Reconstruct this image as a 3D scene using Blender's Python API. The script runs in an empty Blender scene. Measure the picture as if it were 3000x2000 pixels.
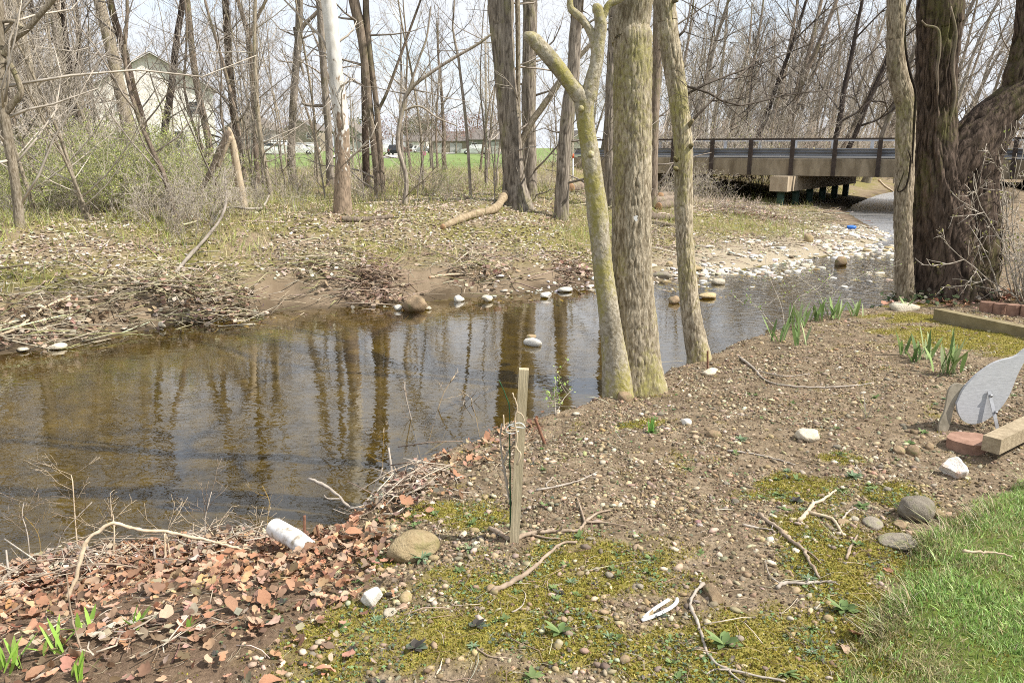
import bpy, math, random
import numpy as np
R = math.radians
rng = np.random.default_rng(7)
random.seed(7)
scene = bpy.context.scene
COL = scene.collection

# ------------------------------------------------------------------ camera, sky, sun, exposure
FPX = 2300.0                      # focal length in photo pixels (3000 x 2000)
PITCH = math.atan(570 / FPX)
CZ = 1.65
cam_d = bpy.data.cameras.new('camera'); cam = bpy.data.objects.new('camera', cam_d); COL.objects.link(cam)
cam_d.sensor_width = 36.0; cam_d.lens = 36.0 * FPX / 3000.0
cam_d.clip_start = 0.05; cam_d.clip_end = 3000
cam.location = (0, 0, CZ); cam.rotation_euler = (math.pi / 2 - PITCH, 0, 0)
scene.camera = cam
SUN_EL, SUN_AZ = 49.0, -13.0       # azimuth: degrees from +X towards +Y
sd = np.array([math.cos(R(SUN_AZ)) * math.cos(R(SUN_EL)), math.sin(R(SUN_AZ)) * math.cos(R(SUN_EL)), math.sin(R(SUN_EL))])
sun_d = bpy.data.lights.new('sun', 'SUN'); sun_d.energy = 5.0; sun_d.angle = R(0.55); sun_d.color = (1.0, 0.94, 0.85)
sun = bpy.data.objects.new('sun', sun_d); COL.objects.link(sun)
from mathutils import Vector
sun.rotation_euler = Vector(sd).to_track_quat('Z', 'Y').to_euler()
sun.location = (10, 5, 20)
world = bpy.data.worlds.new('World'); scene.world = world; world.use_nodes = True
wn = world.node_tree; wn.nodes.clear()
def wnode(t, **k):
    n = wn.nodes.new(t)
    for a, b in k.items(): setattr(n, a, b)
    return n
sky = wnode('ShaderNodeTexSky', sky_type='NISHITA', sun_disc=False, sun_elevation=R(SUN_EL), sun_rotation=R(90 - SUN_AZ),
            air_density=1.0, dust_density=0.6, ozone_density=1.0)
tc = wnode('ShaderNodeTexCoord'); mp = wnode('ShaderNodeMapping'); mp.inputs['Scale'].default_value = (1.0, 1.0, 2.6)
nz = wnode('ShaderNodeTexNoise'); nz.inputs['Scale'].default_value = 3.2; nz.inputs['Detail'].default_value = 7; nz.inputs['Roughness'].default_value = 0.58
rp = wnode('ShaderNodeValToRGB'); rp.color_ramp.elements[0].position = 0.10; rp.color_ramp.elements[1].position = 0.50
mx = wnode('ShaderNodeMix', data_type='RGBA'); mx.inputs['B'].default_value = (4.4, 4.6, 4.95, 1)
bg = wnode('ShaderNodeBackground'); bg.inputs['Strength'].default_value = 0.15
wo = wnode('ShaderNodeOutputWorld')
wl = wn.links.new
wl(tc.outputs['Generated'], mp.inputs['Vector']); wl(mp.outputs[0], nz.inputs['Vector']); wl(nz.outputs['Fac'], rp.inputs[0])
wl(sky.outputs[0], mx.inputs['A']); wl(rp.outputs['Color'], mx.inputs['Factor']); wl(mx.outputs['Result'], bg.inputs['Color']); wl(bg.outputs[0], wo.inputs[0])
scene.view_settings.view_transform = 'Standard'; scene.view_settings.look = 'None'
scene.view_settings.exposure = 0.56; scene.view_settings.gamma = 1.0
scene.render.engine = 'CYCLES'
cy = scene.cycles
cy.use_denoising = False; cy.max_bounces = 6; cy.diffuse_bounces = 2; cy.glossy_bounces = 3; cy.transmission_bounces = 4; cy.transparent_max_bounces = 12
cy.filter_width = 1.0
cy.caustics_reflective = False; cy.caustics_refractive = False
cy.sample_clamp_indirect = 6.0

# ------------------------------------------------------------------ pixel geometry
CP, SP = math.cos(PITCH), math.sin(PITCH)
CAM = np.array([0, 0, CZ]); FWD = np.array([0, CP, -SP])
def ray(u, v):
    x = (u - 1500) / FPX; y = (1000 - v) / FPX
    return np.array([x, CP + y * SP, -SP + y * CP])
def at_z(u, v, z):
    d = ray(u, v); return CAM + d * ((z - CZ) / d[2])
def at_y(u, v, Y):
    d = ray(u, v); return CAM + d * (Y / d[1])
def pxw(p, w):                      # size in metres of w photo pixels at point p
    return w * float(np.dot(np.asarray(p) - CAM, FWD)) / FPX

# ------------------------------------------------------------------ noise and terrain
def _hash(ix, iy, s):
    h = (ix.astype(np.int64) * 374761393 + iy.astype(np.int64) * 668265263 + s * 982451653) & 0xFFFFFFFF
    h = ((h ^ (h >> 13)) * 1274126177) & 0xFFFFFFFF
    h = h ^ (h >> 16)
    return (h & 0xFFFF) / 65535.0
def vnoise(x, y, s=0):
    x = np.asarray(x, float); y = np.asarray(y, float)
    ix = np.floor(x); iy = np.floor(y); fx = x - ix; fy = y - iy
    fx = fx * fx * (3 - 2 * fx); fy = fy * fy * (3 - 2 * fy)
    a = _hash(ix, iy, s); b = _hash(ix + 1, iy, s); c = _hash(ix, iy + 1, s); d = _hash(ix + 1, iy + 1, s)
    return (a * (1 - fx) + b * fx) * (1 - fy) + (c * (1 - fx) + d * fx) * fy
def fbm(x, y, f=1.0, o=4, s=0, g=0.5):
    t = 0; a = 1; n = 0
    for i in range(o):
        t = t + a * vnoise(np.asarray(x) * f, np.asarray(y) * f, s + i * 17); n += a; a *= g; f *= 2.03
    return t / n
def sstep(a, b, x):
    t = np.clip((x - a) / (b - a), 0, 1); return t * t * (3 - 2 * t)

WATER = -0.95
# lip of the near bank: x, y, height
EDGE = np.array([(-60, -6, -.4), (-14, 0.2, -.45), (-6, 2.2, -.45), (-3.4, 3.0, -.4), (-2.5, 3.43, -.35), (-1.75, 3.68, -.33), (-1.28, 3.62, -.28), (-0.97, 3.48, -.2),
                 (-0.77, 3.42, -.1), (-0.66, 3.62, -.07), (-0.53, 3.92, -.05), (-0.2, 4.42, -.04), (.36, 4.98, -.05), (.75, 5.4, -.1),
                 (1.1, 5.85, -.13), (1.62, 6.5, -.13), (2.3, 7.05, -.05), (3.25, 7.95, -.05), (4.3, 8.65, -.06), (5.3, 9.7, -.05),
                 (7, 12.6, .0), (10, 17, .1), (15, 23.5, .2), (19, 31, .2), (23.5, 40, .2), (30.5, 48.5, .2), (43, 56, .2), (78, 69, .2)], float)
# far waterline: x, y, width of the slope up to the floodplain
FAR = np.array([(-60, -8, 4.5), (-12, 7.3, 4.5), (-8.2, 8.9, 4.5), (-6.59, 9.76, 4.4), (-6.06, 10.11, 4.4), (-5.1, 11.5, 4.4), (-3.73, 12.5, 4.4), (-2.04, 13.06, 4.6), (-1.34, 13.42, 4.6),
                (.19, 14.06, 5), (1.44, 14.7, 5.5), (2.77, 15.3, 6.5), (4.97, 17.0, 8), (7.73, 19.3, 9), (9.28, 20.6, 9), (11.3, 23.77, 10),
                (12.3, 27.5, 17), (13.8, 32.7, 22), (15.8, 36.7, 20), (20.2, 44, 9), (26.5, 53, 6), (40, 62, 5), (75, 76, 5)], float)
def pdist(x, y, P):
    best = np.full(x.shape, 1e18); sg = np.zeros(x.shape); val = np.zeros(x.shape)
    for i in range(len(P) - 1):
        ax, ay, av = P[i]; bx, by, bv = P[i + 1]
        dx, dy = bx - ax, by - ay; L2 = dx * dx + dy * dy
        t = np.clip(((x - ax) * dx + (y - ay) * dy) / L2, 0, 1)
        qx = x - ax - t * dx; qy = y - ay - t * dy
        d2 = qx * qx + qy * qy
        m = d2 < best
        best = np.where(m, d2, best); sg = np.where(m, np.sign(dx * (y - ay) - dy * (x - ax)), sg); val = np.where(m, av + t * (bv - av), val)
    return np.sqrt(best) * sg, val      # positive = left of the direction of travel
LAWN_PX = [(2395, 2080), (2440, 1990), (2560, 1850), (2615, 1760), (2640, 1660), (2690, 1590), (2790, 1530), (2860, 1490), (2930, 1435), (3010, 1412), (3300, 1330)]
LAWN = np.array([tuple(at_z(u, v, 0.03)[:2]) + (0,) for u, v in LAWN_PX])
def lawn_d(x, y):
    d, _ = pdist(x, y, LAWN); return -d     # positive on the lawn
def terrain(x, y):
    x = np.asarray(x, float); y = np.asarray(y, float)
    dE, zE = pdist(x, y, EDGE); dE = -dE
    dF, wF = pdist(x, y, FAR)
    # near yard
    lo = np.clip((-zE - .1) / .3, 0, 1)
    run = 0.9 + 0.9 * lo
    zy = zE * (1 - sstep(0, run, dE)) + .015 * (fbm(x, y, 1.6, 3, 3) - .5) * 4
    zy = zy + .045 * sstep(-.03, .12, lawn_d(x, y) + .10 * (fbm(x, y, 5, 2, 9) - .5)) * (y < 9)
    zy = zy + .022 * (fbm(x, y, 9, 4, 21) - .5) * sstep(40, 8, np.abs(y))
    # near bank face
    zb = zE - (zE - WATER + .05) * sstep(0, .62, -dE + .18 * (fbm(x, y, 4, 3, 5) - .5))
    zb = zb - .5 * sstep(.5, 1.8, -dE)
    # far bank
    t = np.clip(dF / wF, 0, 1)
    n = fbm(x, y, .9, 4, 31) - .5
    cut = .30 * sstep(.15, .75, dF + .9 * n) * sstep(2.5, -1.5, x) + .06 * sstep(0, .5, dF) * sstep(-1.5, 2.5, x)
    prof = .55 * t + .45 * sstep(0, 1, t)
    zf = WATER + cut + (1.2 - .30 * sstep(2.5, -1.5, x)) * prof + .22 * n * sstep(.3, 2.5, dF) * sstep(60, 30, y)
    zf = zf + .04 * (fbm(x, y, 5, 3, 44) - .5) * sstep(.1, .6, dF) * sstep(40, 20, y)
    zf = zf + .10 * sstep(55, 75, y) + .25 * sstep(28, 42, -x) 
    qx, qy = x - 3.4, y - 39.4; al = qx * -.864 + qy * .503; ac = qx * .503 + qy * .864 - 4.5
    zf = zf + .85 * sstep(9, 0, al) * sstep(-2.2, .2, al) * sstep(9.5, 5.0, np.abs(ac))
    # creek bed
    dd = np.minimum(-dE, -dF)
    gb = sstep(3.2, 5.2, x) * sstep(24, 21, y)                       # shallow riffle beside the gravel bar
    sub = -dF
    bed = WATER - .10 * sstep(0, .3, sub) * (1 - .7 * gb) - .30 * sstep(.3, 2.4, sub) * (1 - .85 * gb * sstep(3.2, 1.0, sub)) + .05 * (fbm(x, y, 3, 3, 60) - .5)
    zc = np.maximum(np.where(-dE < 2.2, zb, -9), bed)
    z = np.where(dE > 0, zy, np.where(dF > 0, zf, zc))
    return z
def hz(x, y):
    return float(terrain(np.array([x]), np.array([y]))[0])
_T = np.geomspace(1.2, 260, 700)
def on_ground(u, v):
    d = ray(u, v); p = CAM[None] + _T[:, None] * d[None]
    h = terrain(p[:, 0], p[:, 1]); below = p[:, 2] < h
    if not below.any(): return p[-1]
    k = int(np.argmax(below)); 
    if k == 0: return p[0]
    a = p[k - 1, 2] - h[k - 1]; b = h[k] - p[k, 2]; s = a / (a + b)
    q = p[k - 1] + (p[k] - p[k - 1]) * s; q[2] = hz(q[0], q[1]); return q

# ------------------------------------------------------------------ mesh helpers
def mesh_np(name, verts, faces, mat=None, vcol=None, smooth=True, attrs=None):
    """faces: list of int arrays (m,k)"""
    verts = np.asarray(verts, np.float32)
    if not isinstance(faces, (list, tuple)): faces = [faces]
    faces = [np.asarray(f, np.int32) for f in faces if len(f)]
    me = bpy.data.meshes.new(name)
    nl = sum(f.size for f in faces); nf = sum(len(f) for f in faces)
    me.vertices.add(len(verts)); me.vertices.foreach_set('co', verts.ravel())
    me.loops.add(nl); me.polygons.add(nf)
    me.loops.foreach_set('vertex_index', np.concatenate([f.ravel() for f in faces]))
    tot = np.concatenate([np.full(len(f), f.shape[1], np.int32) for f in faces])
    st = np.concatenate([[0], np.cumsum(tot)[:-1]]).astype(np.int32)
    me.polygons.foreach_set('loop_start', st)
    me.polygons.foreach_set('use_smooth', np.full(nf, bool(smooth)))
    if vcol is not None:
        c = np.ones((len(verts), 4), np.float32); c[:, :vcol.shape[1]] = vcol
        a = me.color_attributes.new('col', 'FLOAT_COLOR', 'POINT'); a.data.foreach_set('color', c.ravel())
    for k, w in (attrs or {}).items():
        a = me.attributes.new(k, 'FLOAT', 'POINT'); a.data.foreach_set('value', np.asarray(w, np.float32))
    me.update(calc_edges=True); me.validate()
    if mat is not None: me.materials.append(mat)
    return me
def link(name, me, parent=None, label=None, cat=None, group=None, kind=None, loc=None):
    o = bpy.data.objects.new(name, me); COL.objects.link(o)
    if parent is not None: o.parent = parent
    if label: o['label'] = label
    if cat: o['category'] = cat
    if group: o['group'] = group
    if kind: o['kind'] = kind
    if loc is not None: o.location = [float(q) for q in loc]
    return o
def empty(name, loc, label, cat, group=None, rz=0):
    o = link(name, None, None, label, cat, group, None, loc); o.rotation_euler.z = rz; o.empty_display_size = .2
    return o
def copy_tree(root, loc, rz=0, scale=1.0, label=None, group=None, tilt=(0, 0)):
    r = root.copy(); COL.objects.link(r); r.location = [float(q) for q in loc]; r.rotation_euler = (tilt[0], tilt[1], rz)
    r.scale = (scale, scale, scale) if np.isscalar(scale) else scale
    if label: r['label'] = label
    if group: r['group'] = group
    for ch in list(root.children):
        c = ch.copy(); COL.objects.link(c); c.parent = r
        for g in list(ch.children):
            d = g.copy(); COL.objects.link(d); d.parent = c
    return r
class MB:
    """collects polygons with shared verts"""
    def __init__(s): s.v = []; s.f = {}; s.n = 0
    def add(s, v, f):
        v = np.asarray(v, float); f = np.asarray(f, int)
        s.f.setdefault(f.shape[1], []).append(f + s.n); s.v.append(v); s.n += len(v); return s
    def box(s, c, size, rot=None):
        q = np.array([(-1, -1, -1), (1, -1, -1), (1, 1, -1), (-1, 1, -1), (-1, -1, 1), (1, -1, 1), (1, 1, 1), (-1, 1, 1)], float) * np.asarray(size, float) / 2
        if rot is not None: q = q @ np.asarray(rot).T
        return s.add(q + np.asarray(c, float), [(0, 3, 2, 1), (4, 5, 6, 7), (0, 1, 5, 4), (1, 2, 6, 5), (2, 3, 7, 6), (3, 0, 4, 7)])
    def beam(s, a, b, w, h, up=(0, 0, 1)):
        a = np.asarray(a, float); b = np.asarray(b, float); t = b - a; L = np.linalg.norm(t); t = t / L
        u = np.cross(up, t); u /= np.linalg.norm(u); n = np.cross(t, u)
        return s.box((a + b) / 2, (L, w, h), np.stack([t, u, n], 1))
    def prism(s, poly, t, frame):
        """poly in (a,b) extruded by t along the third axis; frame = (origin, A, B, N)"""
        o, A, B, N = [np.asarray(q, float) for q in frame]; n = len(poly)
        lo = [o + a * A + b * B for a, b in poly]; hi = [q + t * N for q in lo]
        base = s.n; s.v.append(np.array(lo + hi)); s.n += 2 * n
        s.f.setdefault(4, []).append(np.array([(i, (i + 1) % n, n + (i + 1) % n, n + i) for i in range(n)]) + base)
        s.f.setdefault(n, []).append(np.array([list(range(n))[::-1], list(range(n, 2 * n))]) + base)
        return s
    def data(s, name, mat, smooth=False):
        return mesh_np(name, np.concatenate(s.v), [np.concatenate(x) for x in s.f.values()], mat, smooth=smooth)
class Tubes:
    def __init__(s): s.b = {}
    def add(s, pts, rad, sides=4, col=None):
        pts = np.asarray(pts, float); rad = np.asarray(rad, float)
        s.b.setdefault((len(pts), sides), []).append((pts, rad, (1, 1, 1) if col is None else col))
    def arrays(s):
        V = []; F4 = []; Fn = []; C = []; base = 0
        for (n, k), L in s.b.items():
            P = np.stack([q[0] for q in L]); Rr = np.stack([q[1] for q in L]); cc = np.array([q[2] for q in L], float)
            m = len(L)
            T = np.gradient(P, axis=1); T /= np.linalg.norm(T, axis=2, keepdims=True) + 1e-9
            ax = P[:, -1] - P[:, 0]; ax /= np.linalg.norm(ax, axis=1, keepdims=True) + 1e-9
            ref = np.where(np.abs(ax[:, 2:3]) > .8, np.array([[1., 0.13, 0]]), np.array([[0.1, 0.07, 1.]]))
            U = np.cross(T, ref[:, None, :]); U /= np.linalg.norm(U, axis=2, keepdims=True) + 1e-9
            W = np.cross(T, U)
            a = np.arange(k) * 2 * np.pi / k
            ring = P[:, :, None, :] + Rr[:, :, None, None] * (np.cos(a)[None, None, :, None] * U[:, :, None, :] + np.sin(a)[None, None, :, None] * W[:, :, None, :])
            V.append(ring.reshape(-1, 3)); C.append(np.repeat(cc, n * k, axis=0))
            i = np.arange(m)[:, None, None] * n * k; j = np.arange(n - 1)[None, :, None] * k; q = np.arange(k)[None, None, :]; q2 = (q + 1) % k
            f = np.stack([i + j + q, i + j + k + q, i + j + k + q2, i + j + q2], -1).reshape(-1, 4) + base
            F4.append(f)
            for e, rev in ((0, False), (n - 1, True)):
                cap = (np.arange(m)[:, None] * n * k + e * k + np.arange(k)[None]) + base
                if rev: cap = cap[:, ::-1]
                Fn.append(cap)
            base += m * n * k
        F = {}
        for f in F4 + Fn: F.setdefault(f.shape[1], []).append(f)
        return np.concatenate(V), [np.concatenate(x) for x in F.values()], np.concatenate(C)
    def data(s, name, mat, smooth=True):
        v, f, c = s.arrays(); return mesh_np(name, v, f, mat, vcol=c, smooth=smooth)
def catmull(P, n, dense=None):
    P = np.asarray(P, float); m = len(P)
    Q = np.vstack([2 * P[0] - P[1], P, 2 * P[-1] - P[-2]])
    d = np.concatenate([[0], np.cumsum(np.linalg.norm(np.diff(P[:, :3], axis=0), axis=1))]); s = np.linspace(0, d[-1], n)
    if dense and dense < d[-1] - .3: s = np.concatenate([np.linspace(0, dense, n - 14), np.linspace(dense, d[-1], 15)[1:]])
    out = []
    for x in s:
        i = min(max(int(np.searchsorted(d, x, 'right') - 1), 0), m - 2); t = (x - d[i]) / max(d[i + 1] - d[i], 1e-9)
        a, b, c, e = Q[i], Q[i + 1], Q[i + 2], Q[i + 3]
        out.append(.5 * (2 * b + (c - a) * t + (2 * a - 5 * b + 4 * c - e) * t * t + (3 * b - a - 3 * c + e) * t ** 3))
    return np.array(out)
def rotm(n, tilt=.4, r=None):
    """random rotations: yaw and a tilt"""
    r = rng if r is None else r
    a = r.uniform(0, 2 * np.pi, n); b = r.normal(0, tilt, n); c = r.normal(0, tilt, n)
    ca, sa, cb, sb, cc, sc_ = np.cos(a), np.sin(a), np.cos(b), np.sin(b), np.cos(c), np.sin(c)
    Z = np.zeros((n, 3, 3)); Z[:, 0, 0] = ca; Z[:, 0, 1] = -sa; Z[:, 1, 0] = sa; Z[:, 1, 1] = ca; Z[:, 2, 2] = 1
    X = np.zeros((n, 3, 3)); X[:, 0, 0] = 1; X[:, 1, 1] = cb; X[:, 1, 2] = -sb; X[:, 2, 1] = sb; X[:, 2, 2] = cb
    Y = np.zeros((n, 3, 3)); Y[:, 1, 1] = 1; Y[:, 0, 0] = cc; Y[:, 0, 2] = sc_; Y[:, 2, 0] = -sc_; Y[:, 2, 2] = cc
    return Z @ X @ Y
def scatter(name, tmpl, P, M, S, C, mat, label=None, cat=None, parent=None, smooth=True):
    """one joined mesh of many little pieces; tmpl = list of (verts, [faces]) variants"""
    P = np.asarray(P, float); n = len(P); S = np.asarray(S, float)
    if S.ndim == 1: S = np.repeat(S[:, None], 3, 1)
    which = rng.integers(0, len(tmpl), n); V = []; CC = []; F = {}; base = 0
    for k, (tv, tf) in enumerate(tmpl):
        ix = np.nonzero(which == k)[0]
        if not len(ix): continue
        v = np.einsum('nij,nkj->nki', M[ix], tv[None] * S[ix][:, None, :]) + P[ix][:, None, :]
        V.append(v.reshape(-1, 3)); CC.append(np.repeat(C[ix], len(tv), axis=0))
        for f in tf:
            f = np.asarray(f); g = (f[None] + (np.arange(len(ix)) * len(tv))[:, None, None]).reshape(-1, f.shape[1]) + base
            F.setdefault(f.shape[1], []).append(g)
        base += len(ix) * len(tv)
    me = mesh_np(name, np.concatenate(V), [np.concatenate(x) for x in F.values()], mat, vcol=np.concatenate(CC), smooth=smooth)
    return link(name, me, parent, label, cat, None, 'stuff')
def pick(cols, n, jit=.12, w=None):
    cols = np.array(cols, float); i = rng.choice(len(cols), n, p=None if w is None else np.array(w) / np.sum(w))
    return np.clip(cols[i] * (1 + rng.normal(0, jit, (n, 1))) * (1 + rng.normal(0, jit * .3, (n, 3))), .003, .95)

# ------------------------------------------------------------------ materials
def new_mat(name):
    m = bpy.data.materials.new(name); m.use_nodes = True; nt = m.node_tree; nt.nodes.clear()
    o = nt.nodes.new('ShaderNodeOutputMaterial'); b = nt.nodes.new('ShaderNodeBsdfPrincipled'); nt.links.new(b.outputs[0], o.inputs[0])
    b.inputs['Roughness'].default_value = .85; b.inputs['Specular IOR Level'].default_value = .25
    return m, nt, b
class G:
    """tiny node-graph helper"""
    def __init__(s, nt): s.nt = nt
    def n(s, t, ins=None, **k):
        q = s.nt.nodes.new(t)
        for a, b in k.items(): setattr(q, a, b)
        for a, b in (ins or {}).items():
            if hasattr(b, 'links') or isinstance(b, bpy.types.NodeSocket): s.nt.links.new(b, q.inputs[a])
            else: q.inputs[a].default_value = b
        return q
    def noise(s, scale, detail=4, rough=.55, vec=None, dist=0):
        i = {'Scale': scale, 'Detail': detail, 'Roughness': rough, 'Distortion': dist}
        if vec is not None: i['Vector'] = vec
        return s.n('ShaderNodeTexNoise', i).outputs['Fac']
    def pos(s, scale=(1, 1, 1), obj=True):
        t = s.n('ShaderNodeTexCoord'); return s.n('ShaderNodeMapping', {'Vector': t.outputs['Object'], 'Scale': scale}).outputs[0]
    def ramp(s, f, stops, interp='LINEAR'):
        q = s.n('ShaderNodeValToRGB', {0: f}); r = q.color_ramp; r.interpolation = interp
        while len(r.elements) < len(stops): r.elements.new(.5)
        for e, (p, c) in zip(r.elements, stops): e.position = p; e.color = tuple(c) + (1,) if not np.isscalar(c) else (c, c, c, 1)
        return q.outputs['Color']
    def mix(s, f, a, b, mode='MIX'):
        q = s.n('ShaderNodeMix', data_type='RGBA', blend_type=mode)
        for k, v in (('Factor', f), ('A', a), ('B', b)):
            if isinstance(v, bpy.types.NodeSocket): s.nt.links.new(v, q.inputs[k])
            else: q.inputs[k].default_value = (tuple(v) + (1,)) if (k != 'Factor' and len(v) == 3) else v
        return q.outputs['Result']
    def math(s, op, a, b=0.0, clamp=False):
        q = s.n('ShaderNodeMath', operation=op, use_clamp=clamp)
        for k, v in ((0, a), (1, b)):
            if isinstance(v, bpy.types.NodeSocket): s.nt.links.new(v, q.inputs[k])
            else: q.inputs[k].default_value = v
        return q.outputs[0]
    def bump(s, h, strength=.5, dist=.01, normal=None):
        i = {'Height': h, 'Strength': strength, 'Distance': dist}
        if normal is not None: i['Normal'] = normal
        return s.n('ShaderNodeBump', i).outputs[0]
    def attr(s, name, out='Color'): return s.n('ShaderNodeAttribute', attribute_name=name).outputs[out]
    def rand(s): return s.n('ShaderNodeObjectInfo').outputs['Random']
def simple_mat(name, a, b, scale=8, rough=.8, bump=.3, bdist=.01, stretch=(1, 1, 1), detail=5, spec=.25, metal=0, stops=None, rnd=0):
    m, nt, p = new_mat(name); g = G(nt); v = g.pos(stretch); f = g.noise(scale, detail, .6, v)
    c = g.ramp(f, stops or [(.3, a), (.7, b)])
    if rnd:
        c = g.mix(1.0, c, g.ramp(g.rand(), [(0, 1 - rnd), (1, 1 + rnd * .6)]), 'MULTIPLY')
    nt.links.new(c, p.inputs['Base Color']); p.inputs['Roughness'].default_value = rough; p.inputs['Specular IOR Level'].default_value = spec; p.inputs['Metallic'].default_value = metal
    if bump: nt.links.new(g.bump(g.noise(scale * 3, 4, .6, v), bump, bdist), p.inputs['Normal'])
    return m
def vcol_mat(name, rough=.85, transl=0.0, bump=0, bscale=60, mottle=.25, mscale=25, spec=.2):
    m, nt, p = new_mat(name); g = G(nt)
    c = g.attr('col')
    if mottle: c = g.mix(1.0, c, g.ramp(g.noise(mscale, 4, .6, g.pos()), [(.3, 1 - mottle), (.7, 1 + mottle * .6)]), 'MULTIPLY')
    nt.links.new(c, p.inputs['Base Color']); p.inputs['Roughness'].default_value = rough; p.inputs['Specular IOR Level'].default_value = spec
    if bump: nt.links.new(g.bump(g.noise(bscale, 3, .6, g.pos()), bump, .005), p.inputs['Normal'])
    if transl:
        t = g.n('ShaderNodeBsdfTranslucent', {'Color': c}); mxs = g.n('ShaderNodeMixShader', {0: transl, 1: p.outputs[0], 2: t.outputs[0]})
        nt.links.new(mxs.outputs[0], nt.nodes['Material Output'].inputs[0])
    return m
def bark_mat(name, light, dark, moss=None, moss_amt=.5, scale=1.0, flat=.16, bump=.6, moss_scale=2.2, patch=None, furrow=False):
    m, nt, p = new_mat(name); g = G(nt)
    v = g.pos((1, 1, flat)); f1 = g.noise(26 * scale, 6, .62, v, .4); f2 = g.noise(3.2 * scale, 3, .5, g.pos((1, 1, .5)))
    c = g.ramp(f1, [(.34, dark), (.5, [(a + b) / 2 for a, b in zip(light, dark)]), (.66, light)])
    c = g.mix(1.0, c, g.ramp(f2, [(.3, .72), (.7, 1.15)]), 'MULTIPLY')
    if furrow:
        rg_ = g.attr('ridge', 'Fac'); c = g.mix(g.ramp(rg_, [(.05, .25), (.42, 1.0)]), tuple(q * .75 for q in dark), c)
    if moss is not None:
        mk = g.ramp(g.math('ADD', g.noise(moss_scale, 5, .65, g.pos((1, 1, .45))), g.math('MULTIPLY', g.math('SUBTRACT', g.noise(40, 3, .6, g.pos()), .5), .35)), [(.62 - .3 * moss_amt, 0.0), (.80 - .3 * moss_amt, 1.0)])
        c = g.mix(mk, c, moss)
    if patch is not None:
        pk = g.ramp(g.noise(5.5, 4, .55, g.pos((1, 1, .6)), .6), [(.47, 0.0), (.50, 1.0)], 'LINEAR')
        zc = g.n('ShaderNodeSeparateXYZ', {0: g.n('ShaderNodeTexCoord').outputs['Object']}).outputs[2]
        pk = g.ramp(g.math('SUBTRACT', g.noise(9, 5, .6, g.pos((1, 1, .45)), .8), g.math('MULTIPLY', g.math('SUBTRACT', zc, 1.9), .13)), [(.475, 0.0), (.525, 1.0)])
        c = g.mix(pk, c, g.mix(g.ramp(g.noise(24, 6, .65, g.pos((1, 1, .35)), .5), [(.35, 0.0), (.65, 1.0)]), tuple(q * .5 for q in patch), tuple(q * 1.45 for q in patch)))
    if furrow: c = g.mix(g.ramp(rg_, [(.10, .55), (.36, 0.0)]), c, tuple(q * .7 for q in dark))
    c = g.mix(1.0, c, g.ramp(g.rand(), [(0, .8), (1, 1.15)]), 'MULTIPLY')
    nt.links.new(c, p.inputs['Base Color']); p.inputs['Roughness'].default_value = .9; p.inputs['Specular IOR Level'].default_value = .15
    nt.links.new(g.bump(f1, bump, .02), p.inputs['Normal'])
    return m
M = {}
M['bark_green'] = bark_mat('bark_green', (.56, .49, .37), (.19, .15, .095), (.34, .31, .115), .42, 2.0, .33, .7, furrow=True)
M['bark_smooth'] = bark_mat('bark_smooth', (.55, .50, .40), (.25, .21, .135), (.33, .295, .10), .55, 1.6, .8, .6, 5.0)
M['bark_dark'] = bark_mat('bark_dark', (.15, .11, .085), (.024, .017, .013), (.10, .095, .035), .3, 1.2, .22, .8, furrow=True)
M['bark_ridge'] = bark_mat('bark_ridge', (.38, .33, .27), (.10, .082, .065), (.2, .19, .09), .25, .9, .1, .6, furrow=True)
M['bark_vine'] = bark_mat('bark_vine', (.46, .39, .29), (.15, .115, .075), (.26, .24, .10), .3, 1.5, .3, .6, furrow=True)
M['bark_brown'] = bark_mat('bark_brown', (.33, .265, .205), (.11, .084, .063), (.17, .16, .08), .35, 1.1)
M['bark_grey'] = bark_mat('bark_grey', (.42, .37, .31), (.15, .122, .098), (.2, .18, .1), .35, 1.1)
M['bark_black'] = bark_mat('bark_black', (.09, .07, .058), (.024, .018, .016), None, 0, 1.0)
M['bark_pale'] = bark_mat('bark_pale', (.47, .41, .32), (.17, .135, .09), (.24, .22, .11), .3, 1.5, .3, .7)
M['sycamore'] = bark_mat('sycamore', (.74, .72, .67), (.50, .48, .43), None, 0, .3, .5, .15, patch=(.235, .18, .13))
M['dead_wood'] = simple_mat('dead_wood', (.30, .23, .15), (.55, .46, .33), 22, .85, .5, .01, (1, 1, .2))
def twig_mat(name, a, b):
    return simple_mat(name, a, b, 6, .9, 0, rnd=.25)
M['twig'] = twig_mat('twig', (.19, .162, .135), (.37, .325, .275))
M['twig_pale'] = twig_mat('twig_pale', (.36, .315, .255), (.60, .54, .46))
M['twig_dark'] = twig_mat('twig_dark', (.06, .047, .038), (.13, .105, .085))
M['vcol'] = vcol_mat('vcol')
M['stick_col'] = vcol_mat('stick_col', .9, 0, 0, 60, .3, 40)
M['leaf_litter'] = vcol_mat('leaf_litter', .8, .15)
M['green_leaf'] = vcol_mat('green_leaf', .6, .25, mottle=.15)
M['pebble'] = vcol_mat('pebble', .75, 0, .3, 120, .22, 60)
M['stick_col'] = vcol_mat('stick_col', .9, 0, 0, 60, .3, 40)

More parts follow.
